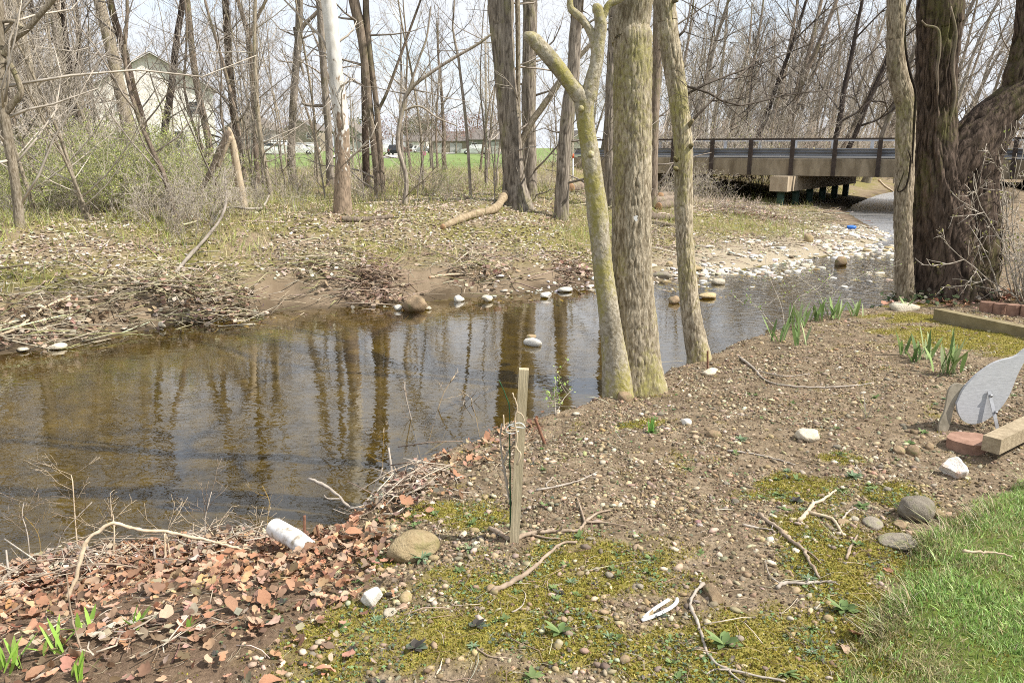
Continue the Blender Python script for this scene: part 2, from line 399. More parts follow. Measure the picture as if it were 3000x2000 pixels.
# ------------------------------------------------------------------ ground
def graded():
    def walk(a, b, step):
        x = a; out = [a]
        while x < b: x += step(x); out.append(x)
        return out
    xr = walk(3.7, 420, lambda x: .045 + .10 * min(1, max(0, (x - 3.7) / 2)) * .7 if x < 13 else .115 + .055 * (x - 13))
    xl = [-q for q in walk(2.7, 420, lambda x: .045 + .07 * min(1, (x - 2.7) / 2) if x < 10 else .115 + .055 * (x - 10))][::-1]
    xc = list(np.arange(-2.7, 3.7, .04))[1:]
    y0 = [-q for q in walk(-1.9, 60, lambda q: .05 + .25 * (q + 1.9))][::-1]
    ym = walk(1.94, 10, lambda y: .04 if y < 6.5 else .04 + .02 * (y - 6.5))[:]
    yf = walk(ym[-1] + .11, 700, lambda y: .11 if y < 22 else .11 + .055 * (y - 22))
    return np.array(xl + xc + xr), np.array(y0 + ym + yf)
gx, gy = graded()
GX, GY = np.meshgrid(gx, gy)
GZ = terrain(GX.ravel(), GY.ravel())
nx, ny = len(gx), len(gy)
gi = np.arange(nx * ny).reshape(ny, nx)
gf = np.stack([gi[:-1, :-1], gi[:-1, 1:], gi[1:, 1:], gi[1:, :-1]], -1).reshape(-1, 4)
X, Y = GX.ravel(), GY.ravel()
dE, zE = pdist(X, Y, EDGE); dE = -dE
dF, wF = pdist(X, Y, FAR)
LD = lawn_d(X, Y)
_SPOT = {}
def bump_spot(x, y, u, v, ru, rv=None):
    """soft disc round the ground point seen at photo pixel u,v; radii in metres"""
    if (u, v) not in _SPOT: _SPOT[(u, v)] = on_ground(u, v)
    c = _SPOT[(u, v)]; rv = rv or ru
    return np.exp(-(((x - c[0]) / ru) ** 2 + ((y - c[1]) / rv) ** 2))
MOSS_SPOTS = [(2310, 1420, .16, .12, 1.3), (2330, 1450, .22, .1, .8), (2625, 1455, .12, .14, 1.2), (2460, 1340, .10, .08, 1.1), (1285, 1490, .13, .10, 1.1), (1120, 1640, .09, .08, 1.1), (1420, 1510, .2, .14, .8),
              (2800, 985, .6, .5, .9), (2700, 930, .5, .3, .8), (2990, 1020, .4, .4, .8), (2640, 890, .5, .3, .7), (1500, 1720, .45, .2, .8), (1750, 1640, .4, .2, .75), (1300, 1850, .5, .2, .75),
              (1800, 1880, .5, .2, .7), (2300, 1900, .45, .25, .8), (2050, 1960, .5, .15, .7), (2480, 1720, .18, .4, .9), (2400, 1550, .3, .2, .6), (1880, 1240, .22, .10, .7), (2530, 1640, .2, .2, .9), (1100, 1930, .3, .15, .6)]
def moss_map(x, y):
    b = np.zeros_like(x)
    for u, v, ru, rv, s in MOSS_SPOTS: b = np.maximum(b, s * bump_spot(x, y, u, v, ru, rv))
    n = fbm(x, y, 7, 4, 71)
    return sstep(.40, .70, b * .62 + n * .62) * (y < 11)
MO = moss_map(X, Y) * (dE > 0)
LW = sstep(-.03, .05, LD + .10 * (fbm(X, Y, 5, 2, 9) - .5) + .05 * (fbm(X, Y, 22, 2, 19) - .5)) * (Y < 9) * (dE > 0)
LITTER = sstep(.55, .42, np.hypot((X + 1.75) / 1.0, (Y - 2.75) / .9) * .42) * (dE > -.3) * (Y < 6)
FARM = (dF > 0).astype(float)
GRAVELBAR = sstep(2.2, 4.2, X) * sstep(27, 24, Y) * sstep(2.6, .9, dF + .9 * (fbm(X, Y, 1.2, 3, 81) - .5)) * (dF > -1.5)
MUD = np.where(dF > 0, sstep(1.15, .5, dF + .9 * (fbm(X, Y, .9, 4, 31) - .5)), 0) * (1 - GRAVELBAR)
BED = ((dE <= 0) & (dF <= 0) & (GZ < WATER + .04)).astype(float)
FIELD = sstep(46, 62, Y + 8 * (fbm(X, Y, .12, 3, 90) - .5)) * FARM * (X < 14 + .1 * Y)
def ground_mat():
    m, nt, p = new_mat('ground_soil'); g = G(nt); P = g.pos()
    n1 = g.noise(9, 6, .62, P); n2 = g.noise(60, 5, .65, P); n3 = g.noise(1.4, 4, .5, P); n4 = g.noise(260, 3, .6, P)
    soil = g.ramp(n1, [(.3, (.11, .082, .053)), (.5, (.215, .163, .107)), (.7, (.31, .245, .168))])
    soil = g.mix(1.0, soil, g.ramp(n2, [(.32, .5), (.68, 1.4)]), 'MULTIPLY')
    moss = g.ramp(n2, [(.3, (.14, .115, .035)), (.55, (.28, .24, .06)), (.75, (.40, .35, .10))])
    lawn = g.ramp(n2, [(.3, (.06, .075, .02)), (.6, (.13, .17, .035)), (.8, (.23, .21, .10))])
    litter = g.ramp(n2, [(.3, (.10, .068, .045)), (.7, (.22, .155, .105))])
    farc = g.ramp(g.noise(5, 6, .65, P), [(.3, (.17, .125, .08)), (.5, (.26, .20, .135)), (.7, (.36, .29, .215))])
    farc = g.mix(1.0, farc, g.ramp(n2, [(.3, .6), (.7, 1.25)]), 'MULTIPLY')
    fgreen = g.ramp(n2, [(.3, (.12, .11, .03)), (.7, (.26, .235, .085))])
    farc = g.mix(g.ramp(g.noise(.55, 5, .65, P), [(.40, 0.0), (.57, .85)]), farc, fgreen)
    mud = g.ramp(g.noise(3, 5, .6, P), [(.3, (.155, .115, .075)), (.7, (.25, .195, .135))])
    bar = g.ramp(n2, [(.3, (.22, .18, .12)), (.7, (.46, .40, .30))])
    bed = g.ramp(g.noise(3.5, 6, .68, P), [(.3, (.05, .041, .011)), (.5, (.125, .102, .025)), (.72, (.24, .20, .06))])
    field = g.ramp(g.noise(.25, 5, .6, P), [(.35, (.13, .19, .055)), (.65, (.21, .27, .10))])
    c = soil
    for at, colr in (('litter', litter), ('moss', moss), ('lawn', lawn), ('far', farc), ('field', field), ('mud', mud), ('bar', bar), ('bed', bed)):
        c = g.mix(g.attr(at, 'Fac'), c, colr)
    c = g.mix(g.math('MULTIPLY', g.attr('wet', 'Fac'), .7), c, (.06, .044, .026))
    nt.links.new(c, p.inputs['Base Color']); p.inputs['Roughness'].default_value = .95; p.inputs['Specular IOR Level'].default_value = .12
    h = g.math('ADD', g.math('MULTIPLY', n2, .7), g.math('MULTIPLY', n4, .3))
    nt.links.new(g.bump(h, .9, .02), p.inputs['Normal'])
    return m
M['ground'] = ground_mat()
gme = mesh_np('ground', np.stack([X, Y, GZ], 1), gf, M['ground'], smooth=True,
              attrs={'moss': MO, 'lawn': LW, 'litter': LITTER, 'far': FARM, 'bar': GRAVELBAR, 'mud': MUD, 'bed': BED, 'field': FIELD, 'wet': np.where(dF > -.05, sstep(.42, .08, dF + .5 * (fbm(X, Y, 2.2, 3, 35) - .5)), 0) * (1 - GRAVELBAR)})
link('ground', gme, kind='structure')
# ------------------------------------------------------------------ water
def water_mat():
    m = bpy.data.materials.new('creek_water'); m.use_nodes = True; nt = m.node_tree; nt.nodes.clear(); g = G(nt)
    o = g.n('ShaderNodeOutputMaterial')
    P = g.pos((1, 1, 1)); flow = g.n('ShaderNodeMapping', {'Vector': P, 'Rotation': (0, 0, R(-35)), 'Scale': (1, 1.9, 1)}).outputs[0]
    a = g.noise(6.0, 1, .45, flow, .3); b = g.noise(15, 1, .5, flow, .4); c = g.noise(1.3, 2, .5, flow)
    calm = g.ramp(g.noise(.33, 3, .5, P), [(.35, .35), (.65, 1.0)])
    rif = g.attr('riffle', 'Fac')
    h = g.math('ADD', g.math('MULTIPLY', a, .55), g.math('ADD', g.math('MULTIPLY', b, .16), g.math('MULTIPLY', c, .35)))
    amp = g.math('ADD', g.math('MULTIPLY', calm, .21), g.math('MULTIPLY', rif, .7))
    nb = g.n('ShaderNodeBump', {'Height': h, 'Strength': amp, 'Distance': .022}).outputs[0]
    fr = g.n('ShaderNodeFresnel', {'IOR': 1.36, 'Normal': nb}).outputs[0]
    fr = g.math('MULTIPLY', fr, 1.65, True)
    tr = g.n('ShaderNodeBsdfTransparent', {'Color': (.72, .63, .22, 1)}); gl = g.n('ShaderNodeBsdfGlossy', {'Color': (1, 1, 1, 1), 'Roughness': g.math('ADD', .015, g.math('MULTIPLY', g.attr('chop', 'Fac'), .32)), 'Normal': nb})
    ms = g.n('ShaderNodeMixShader', {0: fr, 1: tr.outputs[0], 2: gl.outputs[0]})
    nt.links.new(ms.outputs[0], o.inputs[0]); return m
M['water'] = water_mat()
wx = np.linspace(-40, 80, 100); wy = np.concatenate([np.linspace(-4, 30, 60), np.linspace(31, 95, 40)])
WX, WY = np.meshgrid(wx, wy); wi = np.arange(WX.size).reshape(WX.shape)
wf = np.stack([wi[:-1, :-1], wi[:-1, 1:], wi[1:, 1:], wi[1:, :-1]], -1).reshape(-1, 4)
rif = sstep(2.5, 6, WX.ravel()) * sstep(9, 13, WY.ravel()) * (1 + .6 * sstep(19, 27, WY.ravel())) + .35 * sstep(-.5, -3, WX.ravel()) * sstep(8, 5, WY.ravel())
link('creek_water', mesh_np('creek_water', np.stack([WX.ravel(), WY.ravel(), np.full(WX.size, WATER)], 1), wf, M['water'], attrs={'riffle': rif, 'chop': sstep(15, 25, WY.ravel()) * sstep(4, 9, WX.ravel())}), kind='structure')

# ------------------------------------------------------------------ bridge
def build_bridge():
    A = np.array([3.0, 39.6]); d = np.array([8.6, -5.0]); d /= np.linalg.norm(d); n = np.array([-d[1], d[0]])   # n points away from the camera
    if n[1] < 0: n = -n
    Lb = 27.0; W = 9.6; ZT = 1.12
    root = empty('road_bridge', (A[0], A[1], 0), 'low concrete road bridge with dark steel railing crossing the creek', 'bridge')
    def P(s, t, z): return np.array([d[0] * s + n[0] * t, d[1] * s + n[1] * t, z])
    D3, N3 = np.array([d[0], d[1], 0]), np.array([n[0], n[1], 0])
    conc = simple_mat('bridge_concrete', (.17, .135, .09), (.40, .335, .24), 1.8, .9, .3, .02, (1.5, 1.5, .5), detail=8)
    pale = simple_mat('cap_concrete', (.30, .235, .16), (.50, .42, .31), 2.2, .9, .3, .02, (2, 2, .6))
    dark = simple_mat('rail_brown_steel', (.035, .026, .022), (.07, .052, .043), 9, .5, .1)
    galv = simple_mat('galvanised_steel', (.17, .18, .20), (.29, .305, .335), 5, .5, .1, .01, (.3, .3, 3), metal=.35)
    whit = simple_mat('far_rail_steel', (.5, .51, .53), (.7, .71, .73), 5, .5, .1)
    pile = simple_mat('pile_green_paint', (.018, .045, .035), (.05, .095, .07), 4, .5, .1)
    asph = simple_mat('asphalt', (.05, .05, .05), (.09, .088, .085), 30, .9, .3)
    mb = MB(); mb.beam(P(0, .25, ZT - .36), P(Lb, .25, ZT - .36), .5, .62); o = link('fascia_beam', mb.data('fascia_beam', conc), root)
    mb = MB(); mb.beam(P(0, W - .25, ZT - .36), P(Lb, W - .25, ZT - .36), .5, .62); link('fascia_beam', mb.data('fascia_beam_b', conc), root)
    for k in range(5):
        mb = MB(); t = 1.6 + k * 1.6; mb.beam(P(0, t, ZT - .42), P(Lb, t, ZT - .42), .55, .60); link('girder', mb.data('girder', conc), root)
    mb = MB(); mb.beam(P(0, W / 2, ZT - .02), P(Lb, W / 2, ZT - .02), W - .04, .10); deck = link('deck', mb.data('deck', conc), root)
    mb = MB(); mb.beam(P(0, W / 2, ZT + .05), P(Lb, W / 2, ZT + .05), W - 1.0, .04); link('road_surface', mb.data('road_surface', asph), deck)
    for side, t0, sg, pm, xs in ((0, -.06, -1, dark, None), (1, W + .06, 1, whit, None)):
        # posts
        if side == 0: ss = [3.3, 5.1, 6.9, 8.6, 10.35, 12.05, 13.75, 15.45, 16.55, 18.4, 20.2, 22, 23.8]
        else: ss = list(np.arange(1.0, 27, 1.9))
        for s in ss:
            q = MB(); z0, z1 = (ZT - .66, ZT + .80) if side == 0 else (ZT - .1, ZT + .80)
            q.beam(P(s, t0 - .07 * sg * -1 * 0, z0), P(s, t0, z1), .035, .16, up=D3)
            q.beam(P(s, t0 - sg * .07, z0), P(s, t0 - sg * .07, z1), .16, .018, up=N3 * 1.0)
            q.beam(P(s, t0 + sg * .07, z0), P(s, t0 + sg * .07, z1), .16, .018, up=N3 * 1.0)
            po = link('rail_post', q.data('rail_post', pm), root)
            if side == 0:
                for zb in (ZT - .52, ZT - .30):
                    b = MB(); b.box(P(s, t0 + sg * .085, zb), (.045, .03, .045)); link('bolt', b.data('bolt', pm), po)
        # top tube
        q = MB(); q.beam(P(0, t0, ZT + .84), P(Lb, t0, ZT + .84), .13, .075); link('top_rail', q.data('top_rail', dark if side == 0 else whit), root)
        # W beam guard rail
        prof = [(-.16, 0), (-.13, .045), (-.075, .065), (-.03, .03), (0, .0), (.03, .03), (.075, .065), (.13, .045), (.16, 0)]
        tt = t0 - sg * .16
        v = []; 
        for s in (0, Lb):
            for zz, ww in prof: v.append(P(s, tt - sg * ww, ZT + .30 + zz * .92))
        f = [(i, i + 1, 9 + i + 1, 9 + i) for i in range(8)]
        v2 = [np.array(p) - sg * N3 * .004 for p in v]
        g_ = MB(); g_.add(v, f); g_.add(v2, [q[::-1] for q in f])
        link('guard_rail', g_.data('guard_rail', galv), root)
    # pier: cap and six piles; near end of the cap sticks out below the fascia
    c0 = np.array([11.2, 33.6]) - A; c1 = np.array([17.4, 41.4]) - A
    ct = (c1 - c0) / np.linalg.norm(c1 - c0)
    z1 = ZT - .72
    q = MB(); q.beam((*c0, z1 - .27), (*c1, z1 - .27), .75, .62); link('pier_cap', q.data('pier_cap', pale), root)
    for k in range(6):
        p = c0 + ct * (.35 + (np.linalg.norm(c1 - c0) - .7) * k / 5); T = Tubes()
        T.add([(*p, -2.2), (*p, -.5), (*p, z1 - .55)], [.155, .155, .155], 16); link('pile', T.data('pile', pile), root)
    # abutments
    for s in (3.6, 24.3):
        q = MB(); q.beam(P(s, .1, -.2), P(s, W - .1, -.2), 1.3, 1.28); link('abutment', q.data('abutment', conc), root)
build_bridge()

# ------------------------------------------------------------------ trees
def unit(v):
    v = np.asarray(v, float); return v / (np.linalg.norm(v) + 1e-9)
def grow(T, p, d, L, r, lev, maxlev, rs, kids=(7, 5, 4), up=.10, wig=.16, rmin=.004, sides=(8, 5, 4, 3, 3), spread=(.5, 1.1), start=.2, lens=(.55, .5, .5), col=None):
    n = (9, 7, 5, 4, 4)[min(lev, 4)]
    pts = [np.array(p, float)]; d = unit(d); seg = L / (n - 1)
    for i in range(n - 1):
        d = unit(d + rs.normal(0, wig, 3) + np.array([0, 0, up]))
        pts.append(pts[-1] + d * seg)
    pts = np.array(pts); t = np.linspace(0, 1, n)
    rad = np.maximum(r * (1 - .72 * t ** .9), rmin * .6)
    T.add(pts, rad, sides[min(lev, 4)], col)
    if lev >= maxlev: return pts, rad
    k = kids[min(lev, len(kids) - 1)]
    k = max(1, int(round(k * rs.uniform(.75, 1.3))))
    for j in range(k):
        a = start + (1 - start) * (j + rs.uniform(0, 1)) / k; x = a * (n - 1); i = min(int(x), n - 2); q = pts[i] + (pts[i + 1] - pts[i]) * (x - i)
        ax = unit(pts[i + 1] - pts[i]); s = unit(np.cross(ax, rs.normal(0, 1, 3))); an = rs.uniform(*spread)
        nd = ax * math.cos(an) + s * math.sin(an)
        rr = max(rad[i] * rs.uniform(.38, .62), rmin)
        grow(T, q, nd, L * lens[min(lev, len(lens) - 1)] * rs.uniform(.6, 1.15) * (1 - .45 * a), rr, lev + 1, maxlev, rs, kids, up, wig * 1.1, rmin, sides, spread, .15, lens, col)
    return pts, rad
def pnoise(u, v, K, s):
    iu = np.floor(u); iv = np.floor(v); fu = u - iu; fv = v - iv; fu = fu * fu * (3 - 2 * fu); fv = fv * fv * (3 - 2 * fv)
    a = _hash(iu % K, iv, s); b = _hash((iu + 1) % K, iv, s); c = _hash(iu % K, iv + 1, s); d = _hash((iu + 1) % K, iv + 1, s)
    return (a * (1 - fu) + b * fu) * (1 - fv) + (c * (1 - fu) + d * fu) * fv
def trunk_mesh(name, path, mat, sides=14, rings=26, ridge=0.0, ridge_w=.022, elong=3.6, lump=.03, flare=0.0, seed=0, extra=None, dense=None):
    """path: (x,y,z,r) rows; returns mesh with a lumpy, ridged surface"""
    V = []; F = []; base = 0; H = []
    for j, (pth, kk, rr) in enumerate([(path, sides, rings)] + [(e, max(8, sides // 2), max(8, rings // 2)) for e in (extra or [])]):
        Q = catmull(np.asarray(pth, float), rr, dense if j == 0 else None); P = Q[:, :3]; rad = Q[:, 3].copy()
        dist = np.concatenate([[0], np.cumsum(np.linalg.norm(np.diff(P, axis=0), axis=1))])
        T = np.gradient(P, axis=0); T /= np.linalg.norm(T, axis=1, keepdims=True)
        ref = np.array([1., .13, 0]) if abs(unit(P[-1] - P[0])[2]) > .6 else np.array([.1, .07, 1.])
        U = np.cross(T, ref); U /= np.linalg.norm(U, axis=1, keepdims=True); W = np.cross(T, U)
        a = np.arange(kk) * 2 * np.pi / kk
        A, D = np.meshgrid(a, dist)
        rm = rad.mean(); x, y = np.cos(A) * rm, np.sin(A) * rm
        hl = fbm(x * 3 + D * .6 + 9 * j, y * 3 + D * 2.2 + seed, 1.0, 3, seed) - .5
        r_ = rad[:, None] * (1 + lump * 4 * hl)
        if j == 0 and flare:
            fl = np.exp(-D / (rm * 2.2)) * flare; r_ = r_ * (1 + fl * (.7 + .6 * np.cos(A * 4 + seed) * .5))
        rdg = np.full(A.shape, .6)
        if ridge:
            K = max(6, int(round(2 * np.pi * rm / ridge_w))); ua = A / (2 * np.pi) * K
            wq = (pnoise(ua / 2, D / (ridge_w * 5), max(3, K // 2), seed + 9) - .5) * 1.6
            f1 = np.abs(pnoise(ua + wq, D / (ridge_w * elong), K, seed + 2) - .5) * 2; f2 = np.abs(pnoise(ua * 2 + wq, D / (ridge_w * elong * .55), K * 2, seed + 4) - .5) * 2
            hh = np.clip(f1 * 1.5, 0, 1) * .68 + np.clip(f2 * 1.4, 0, 1) * .32
            r_ = r_ + ridge * (hh - .62); rdg = hh
        ring = P[:, None, :] + r_[:, :, None] * (np.cos(A)[:, :, None] * U[:, None, :] + np.sin(A)[:, :, None] * W[:, None, :])
        V.append(ring.reshape(-1, 3)); n = rr; H.append(rdg.ravel())
        i = np.arange(n - 1)[:, None] * kk; q = np.arange(kk)[None]; q2 = (q + 1) % kk
        F.append(np.stack([i + q, i + kk + q, i + kk + q2, i + q2], -1).reshape(-1, 4) + base)
        base += n * kk
    caps = {}
    return mesh_np(name, np.concatenate(V), F, mat, smooth=True, attrs={'ridge': np.concatenate(H)})
def px_tree(label, base, path, mat, twigs='twig', name='tree', group=None, top=9.0, hi=False, limbs=7, low=0, flare=.35, depth=None, seed=1, extra=None, lean=0.0, ridge=0, knots=None, lev=3, sides=None, kids=(6, 5, 4), limb_len=.42, low_len=(.8, 2.0), zmax=None, low_range=(.12, 1.0), ridge_w=.017, elong=4.2):
    """base: photo pixel of the foot on the ground; path: (u, v, width px) going up"""
    rs = np.random.default_rng(seed)
    b = on_ground(*base) if depth is None else None
    Y = b[1] if depth is None else depth
    pts = []
    if depth is not None:
        q = at_y(base[0], base[1], Y); b = np.array([q[0], Y, hz(q[0], Y)])
    for (u, v, w) in path:
        q = at_y(u, v, Y); pts.append((*q, pxw(q, w) / 2))
    pts = np.array(pts)
    if pts[0][2] > b[2] - .05: pts = np.vstack([[b[0], b[1], b[2] - .12, pts[0][3]], pts])
    topz = pts[-1][2]
    d = unit(pts[-1][:3] - pts[-2][:3]); p = pts[-1][:3].copy(); r = pts[-1][3]; ext = [pts[-1]]
    if top > 0:
        nst = 5; H = top
        for i in range(nst):
            d = unit(d + np.array([lean, 0, .25]) + rs.normal(0, .08, 3)); p = p + d * H / nst
            r = r * .80; ext.append(np.array([*p, r]))
        allp = np.vstack([pts, ext[1:]])
    else: allp = pts
    root = empty(name, b, label, 'tree', group)
    loc = np.array([*b, 0])
    allp = allp - loc
    ex = None
    if extra:
        ex = []
        for e in extra:
            rows = []
            for (u, v, w) in e:
                q = at_y(u, v, Y); rows.append((*(q - b), pxw(q, w) / 2))
            ex.append(np.array(rows))
    sd_ = sides or (56 if hi else 12); rg = 205 if hi else (110 if ridge else 30)
    vis = float(np.linalg.norm(np.diff(pts[:, :3], axis=0), axis=1).sum()) * 1.02
    link('trunk', trunk_mesh('trunk', allp, mat, sd_, rg, ridge=ridge, ridge_w=ridge_w, elong=elong, flare=flare, seed=seed, extra=ex, lump=.05 if (hi and not top) else .012 if hi else .035, dense=vis + .4 if top > 0 else None), root)
    T = Tubes()
    if top > 0:
        E = np.array(ext) - loc
        for k in range(limbs):
            a = rs.uniform(.05, .98) * (len(E) - 1); i = min(int(a), len(E) - 2); q = E[i] + (E[i + 1] - E[i]) * (a - i)
            dd = unit([rs.normal(0, 1), rs.normal(0, 1), rs.uniform(.1, .9)])
            grow(T, q[:3], dd, top * limb_len * rs.uniform(.6, 1.2), q[3] * rs.uniform(.35, .6), 1, lev, rs, (1,) + tuple(kids), rmin=.006)
        grow(T, E[-1][:3], unit(E[-1][:3] - E[-2][:3]), top * .4, E[-1][3], 0, lev, rs, (6,) + tuple(kids), rmin=.006)
    Q = pts - loc
    for k in range(low):
        a = rs.uniform(*low_range) * (len(Q) - 1); i = min(int(a), len(Q) - 2); q = Q[i] + (Q[i + 1] - Q[i]) * (a - i)
        dd = unit([rs.normal(0, 1), rs.normal(0, .6), rs.uniform(-.1, .8)])
        grow(T, q[:3], dd, rs.uniform(*low_len), min(q[3] * .28, .03) + .004, 2, 3 if lev >= 3 else lev, rs, (1, 1, 5), rmin=.004, wig=.2)
    if T.b: link('crown', T.data('crown', M[twigs]), root)
    return root, Y, b
# the three near trunks on the bank edge
big_tree, YB, bB = px_tree('stout straight trunk with grey-green ridged bark on the near bank edge', (1868, 1140),
    [(1868, 1175, 150), (1868, 1130, 146), (1864, 1060, 133), (1860, 960, 128), (1853, 840, 120), (1850, 700, 114), (1852, 500, 113), (1853, 300, 113), (1855, 120, 112), (1857, 0, 112)],
    M['bark_green'], 'twig', 'tree', None, 11, True, 9, 0, .30, seed=3, ridge=.011, sides=176)
fork_tree, YFk, bF = px_tree('forked trunk with smooth pale bark and snapped limbs beside the stout trunk', (1800, 1150),
    [(1812, 1180, 95), (1806, 1100, 84), (1795, 1000, 68), (1782, 900, 60), (1768, 800, 57), (1757, 700, 59), (1750, 620, 64), (1741, 540, 58), (1732, 470, 56), (1721, 400, 52), (1714, 340, 52), (1712, 300, 58)],
    M['bark_smooth'], 'twig', 'tree', None, 0, True, 0, 0, .1, depth=YB - .17, seed=4, ridge=.0035, ridge_w=.03, elong=2.0, sides=64,
    extra=[[(1722, 320, 40), (1702, 285, 52), (1672, 248, 44), (1632, 195, 45), (1590, 145, 44), (1565, 118, 42), (1545, 105, 30), (1535, 98, 10)],
           [(1706, 330, 40), (1724, 280, 50), (1738, 225, 44), (1748, 180, 40), (1752, 130, 40), (1760, 80, 38), (1755, 40, 34), (1746, 22, 30), (1738, 14, 8)],
           [(1750, 175, 24), (1741, 140, 24), (1735, 105, 25), (1712, 65, 24), (1686, 40, 24), (1672, 25, 22), (1670, 0, 18), (1676, -40, 10)],
           [(1760, 70, 22), (1780, 20, 22), (1800, 5, 22), (1830, -10, 18), (1870, -60, 10)]])
for (u, v, w) in ((1728, 452, 24), (1734, 488, 18), (1759, 610, 16), (1700, 320, 22)):
    q = at_y(u, v, YFk) - bF; r_ = pxw(q + bF, w) / 2; T = Tubes()
    T.add([q + (0, -r_ * 1.2, 0), q + (0.0, -r_ * 2.0, 0), q + (0, -r_ * 2.7, .002), q + (0, -r_ * 2.85, .002)], [r_, r_ * .95, r_ * .75, r_ * .25], 12); link('knot', T.data('knot', M['bark_smooth']), fork_tree)
moss_tree, YM, bM = px_tree('slim mossy trunk leaning left on the near bank, beyond the stout trunk', (2050, 1050),
    [(2050, 1075, 74), (2046, 1040, 68), (2035, 980, 62), (2022, 900, 56), (2013, 800, 52), (2006, 700, 50), (2003, 600, 52), (2002, 500, 53), (2002, 430, 54), (1996, 360, 54), (1986, 280, 56), (1970, 180, 60), (1955, 80, 62), (1944, 0, 66)],
    M['bark_green'], 'twig', 'tree', None, 7, True, 7, 0, .15, depth=6.5, seed=5, ridge=.009, sides=104)
for (u, v, uu, vv, w) in ((2012, 375, 2030, 352, 14), (2018, 432, 2028, 424, 16), (1985, 470, 1976, 462, 12), (1985, 495, 1976, 492, 14), (1957, 8, 1985, 2, 14)):
    a = at_y(u, v, YM - .02) - bM; b_ = at_y(uu, vv, YM - .10) - bM; r_ = pxw(a + bM, w) / 2; T = Tubes()
    T.add([a, (a + b_) / 2, b_], [r_ * 1.3, r_, r_ * .7], 8); link('branch_stub', T.data('branch_stub', M['bark_green']), moss_tree)
for (u, v, pth) in ((2005, 280, [(2060, 250), (2150, 215), (2260, 175), (2360, 135)]), (1975, 120, [(2010, 80), (2022, 20), (2035, -40)]), (2005, 380, [(2080, 300), (2180, 210), (2270, 120)]), (2000, 250, [(2070, 270), (2160, 310), (2300, 280), (2450, 262)])):
    rs = np.random.default_rng(u); P0 = at_y(u, v, YM) - bM; pp = [P0] + [at_y(a, b, YM + .25 * i) - bM for i, (a, b) in enumerate(pth)]
    T = Tubes(); C_ = catmull(np.array(pp), 9); T.add(C_, np.linspace(.011, .004, 9), 5)
    for k in range(9):
        i = rs.integers(1, 8); grow(T, C_[i], unit(C_[i + 1] - C_[i] + rs.normal(0, .5, 3)), rs.uniform(.2, .55), .0045, 3, 4, rs, (1, 1, 1, 3), rmin=.0028)
    link('branch', T.data('branch', M['twig_dark']), moss_tree)
# small white tag on the stout trunk
q = at_y(1862, 640, YB - .19); mb = MB(); mb.prism([(-.012, -.005), (.004, -.022), (.014, -.012), (.010, .004), (.016, .016), (.002, .022), (-.006, .012), (-.015, .012)], .012, ((0, -.005, 0), (1, 0, 0), (0, 0, 1), (0, 1, 0)))
link('bark_tag', mb.data('bark_tag', simple_mat('tag_white', (.6, .6, .58), (.8, .8, .78), 30, .7, .2)), big_tree, loc=q - bB)

# right-hand pair by the yard edge
vine_tree, YV, bV = px_tree('twisting brown trunk with a vine beside the huge dark tree', (2655, 884),
    [(2655, 895, 62), (2652, 860, 54), (2648, 750, 50), (2645, 640, 50), (2648, 560, 52), (2652, 470, 52), (2652, 400, 54), (2655, 340, 52), (2652, 300, 54), (2640, 255, 56), (2628, 200, 54), (2624, 120, 48), (2625, 0, 50)],
    M['bark_vine'], 'twig', 'tree', None, 7, True, 6, 0, .15, seed=11, ridge=.011, ridge_w=.02, sides=120)
dark_tree, YD, bD = px_tree('huge dark rough trunk with a thick limb leaning out over the yard', (2760, 862),
    [(2780, 900, 260), (2775, 850, 232), (2768, 780, 205), (2758, 680, 185), (2748, 580, 165), (2740, 480, 140), (2738, 400, 122), (2742, 300, 110), (2745, 180, 112), (2752, 80, 118), (2754, 0, 124)],
    M['bark_dark'], 'twig_dark', 'tree', None, 8, True, 6, 0, .10, depth=9.0, seed=12, ridge=.035, sides=160, ridge_w=.034, elong=7,
    extra=[[(2740, 640, 90), (2770, 530, 130), (2820, 450, 135), (2880, 375, 120), (2945, 310, 105), (3010, 255, 100), (3080, 190, 90), (3150, 90, 80), (3200, -60, 70)],
           [(2965, 290, 60), (2985, 220, 75), (3000, 150, 70), (3010, 60, 60), (3020, -80, 55)],
           [(2815, 900, 170), (2835, 770, 170), (2845, 650, 155), (2850, 540, 135), (2875, 450, 118), (2940, 350, 95)]])
for i, pth in enumerate([[(2700, 60), (2712, 75), (2748, 88), (2752, 150), (2745, 205), (2748, 280)], [(2785, 20), (2800, 100), (2790, 190), (2797, 280), (2780, 370)], [(2655, 60), (2652, 130), (2665, 210), (2682, 270), (2680, 330), (2672, 480)], [(2650, 500), (2630, 560), (2655, 545), (2668, 470), (2660, 440)]]):
    host, Yh, bh = ((dark_tree, YD - .26, bD) if i < 2 else (vine_tree, YV - .13, bV))
    C_ = catmull(np.array([at_y(u, v, Yh) - bh for u, v in pth]), 24); T = Tubes(); T.add(C_, np.sin(np.linspace(.12, 3.02, 24)) ** .35 * (.017, .020, .014, .009)[i], 7)
    link('vine', T.data('vine', M['bark_brown'] if i < 2 else M['bark_dark']), host)
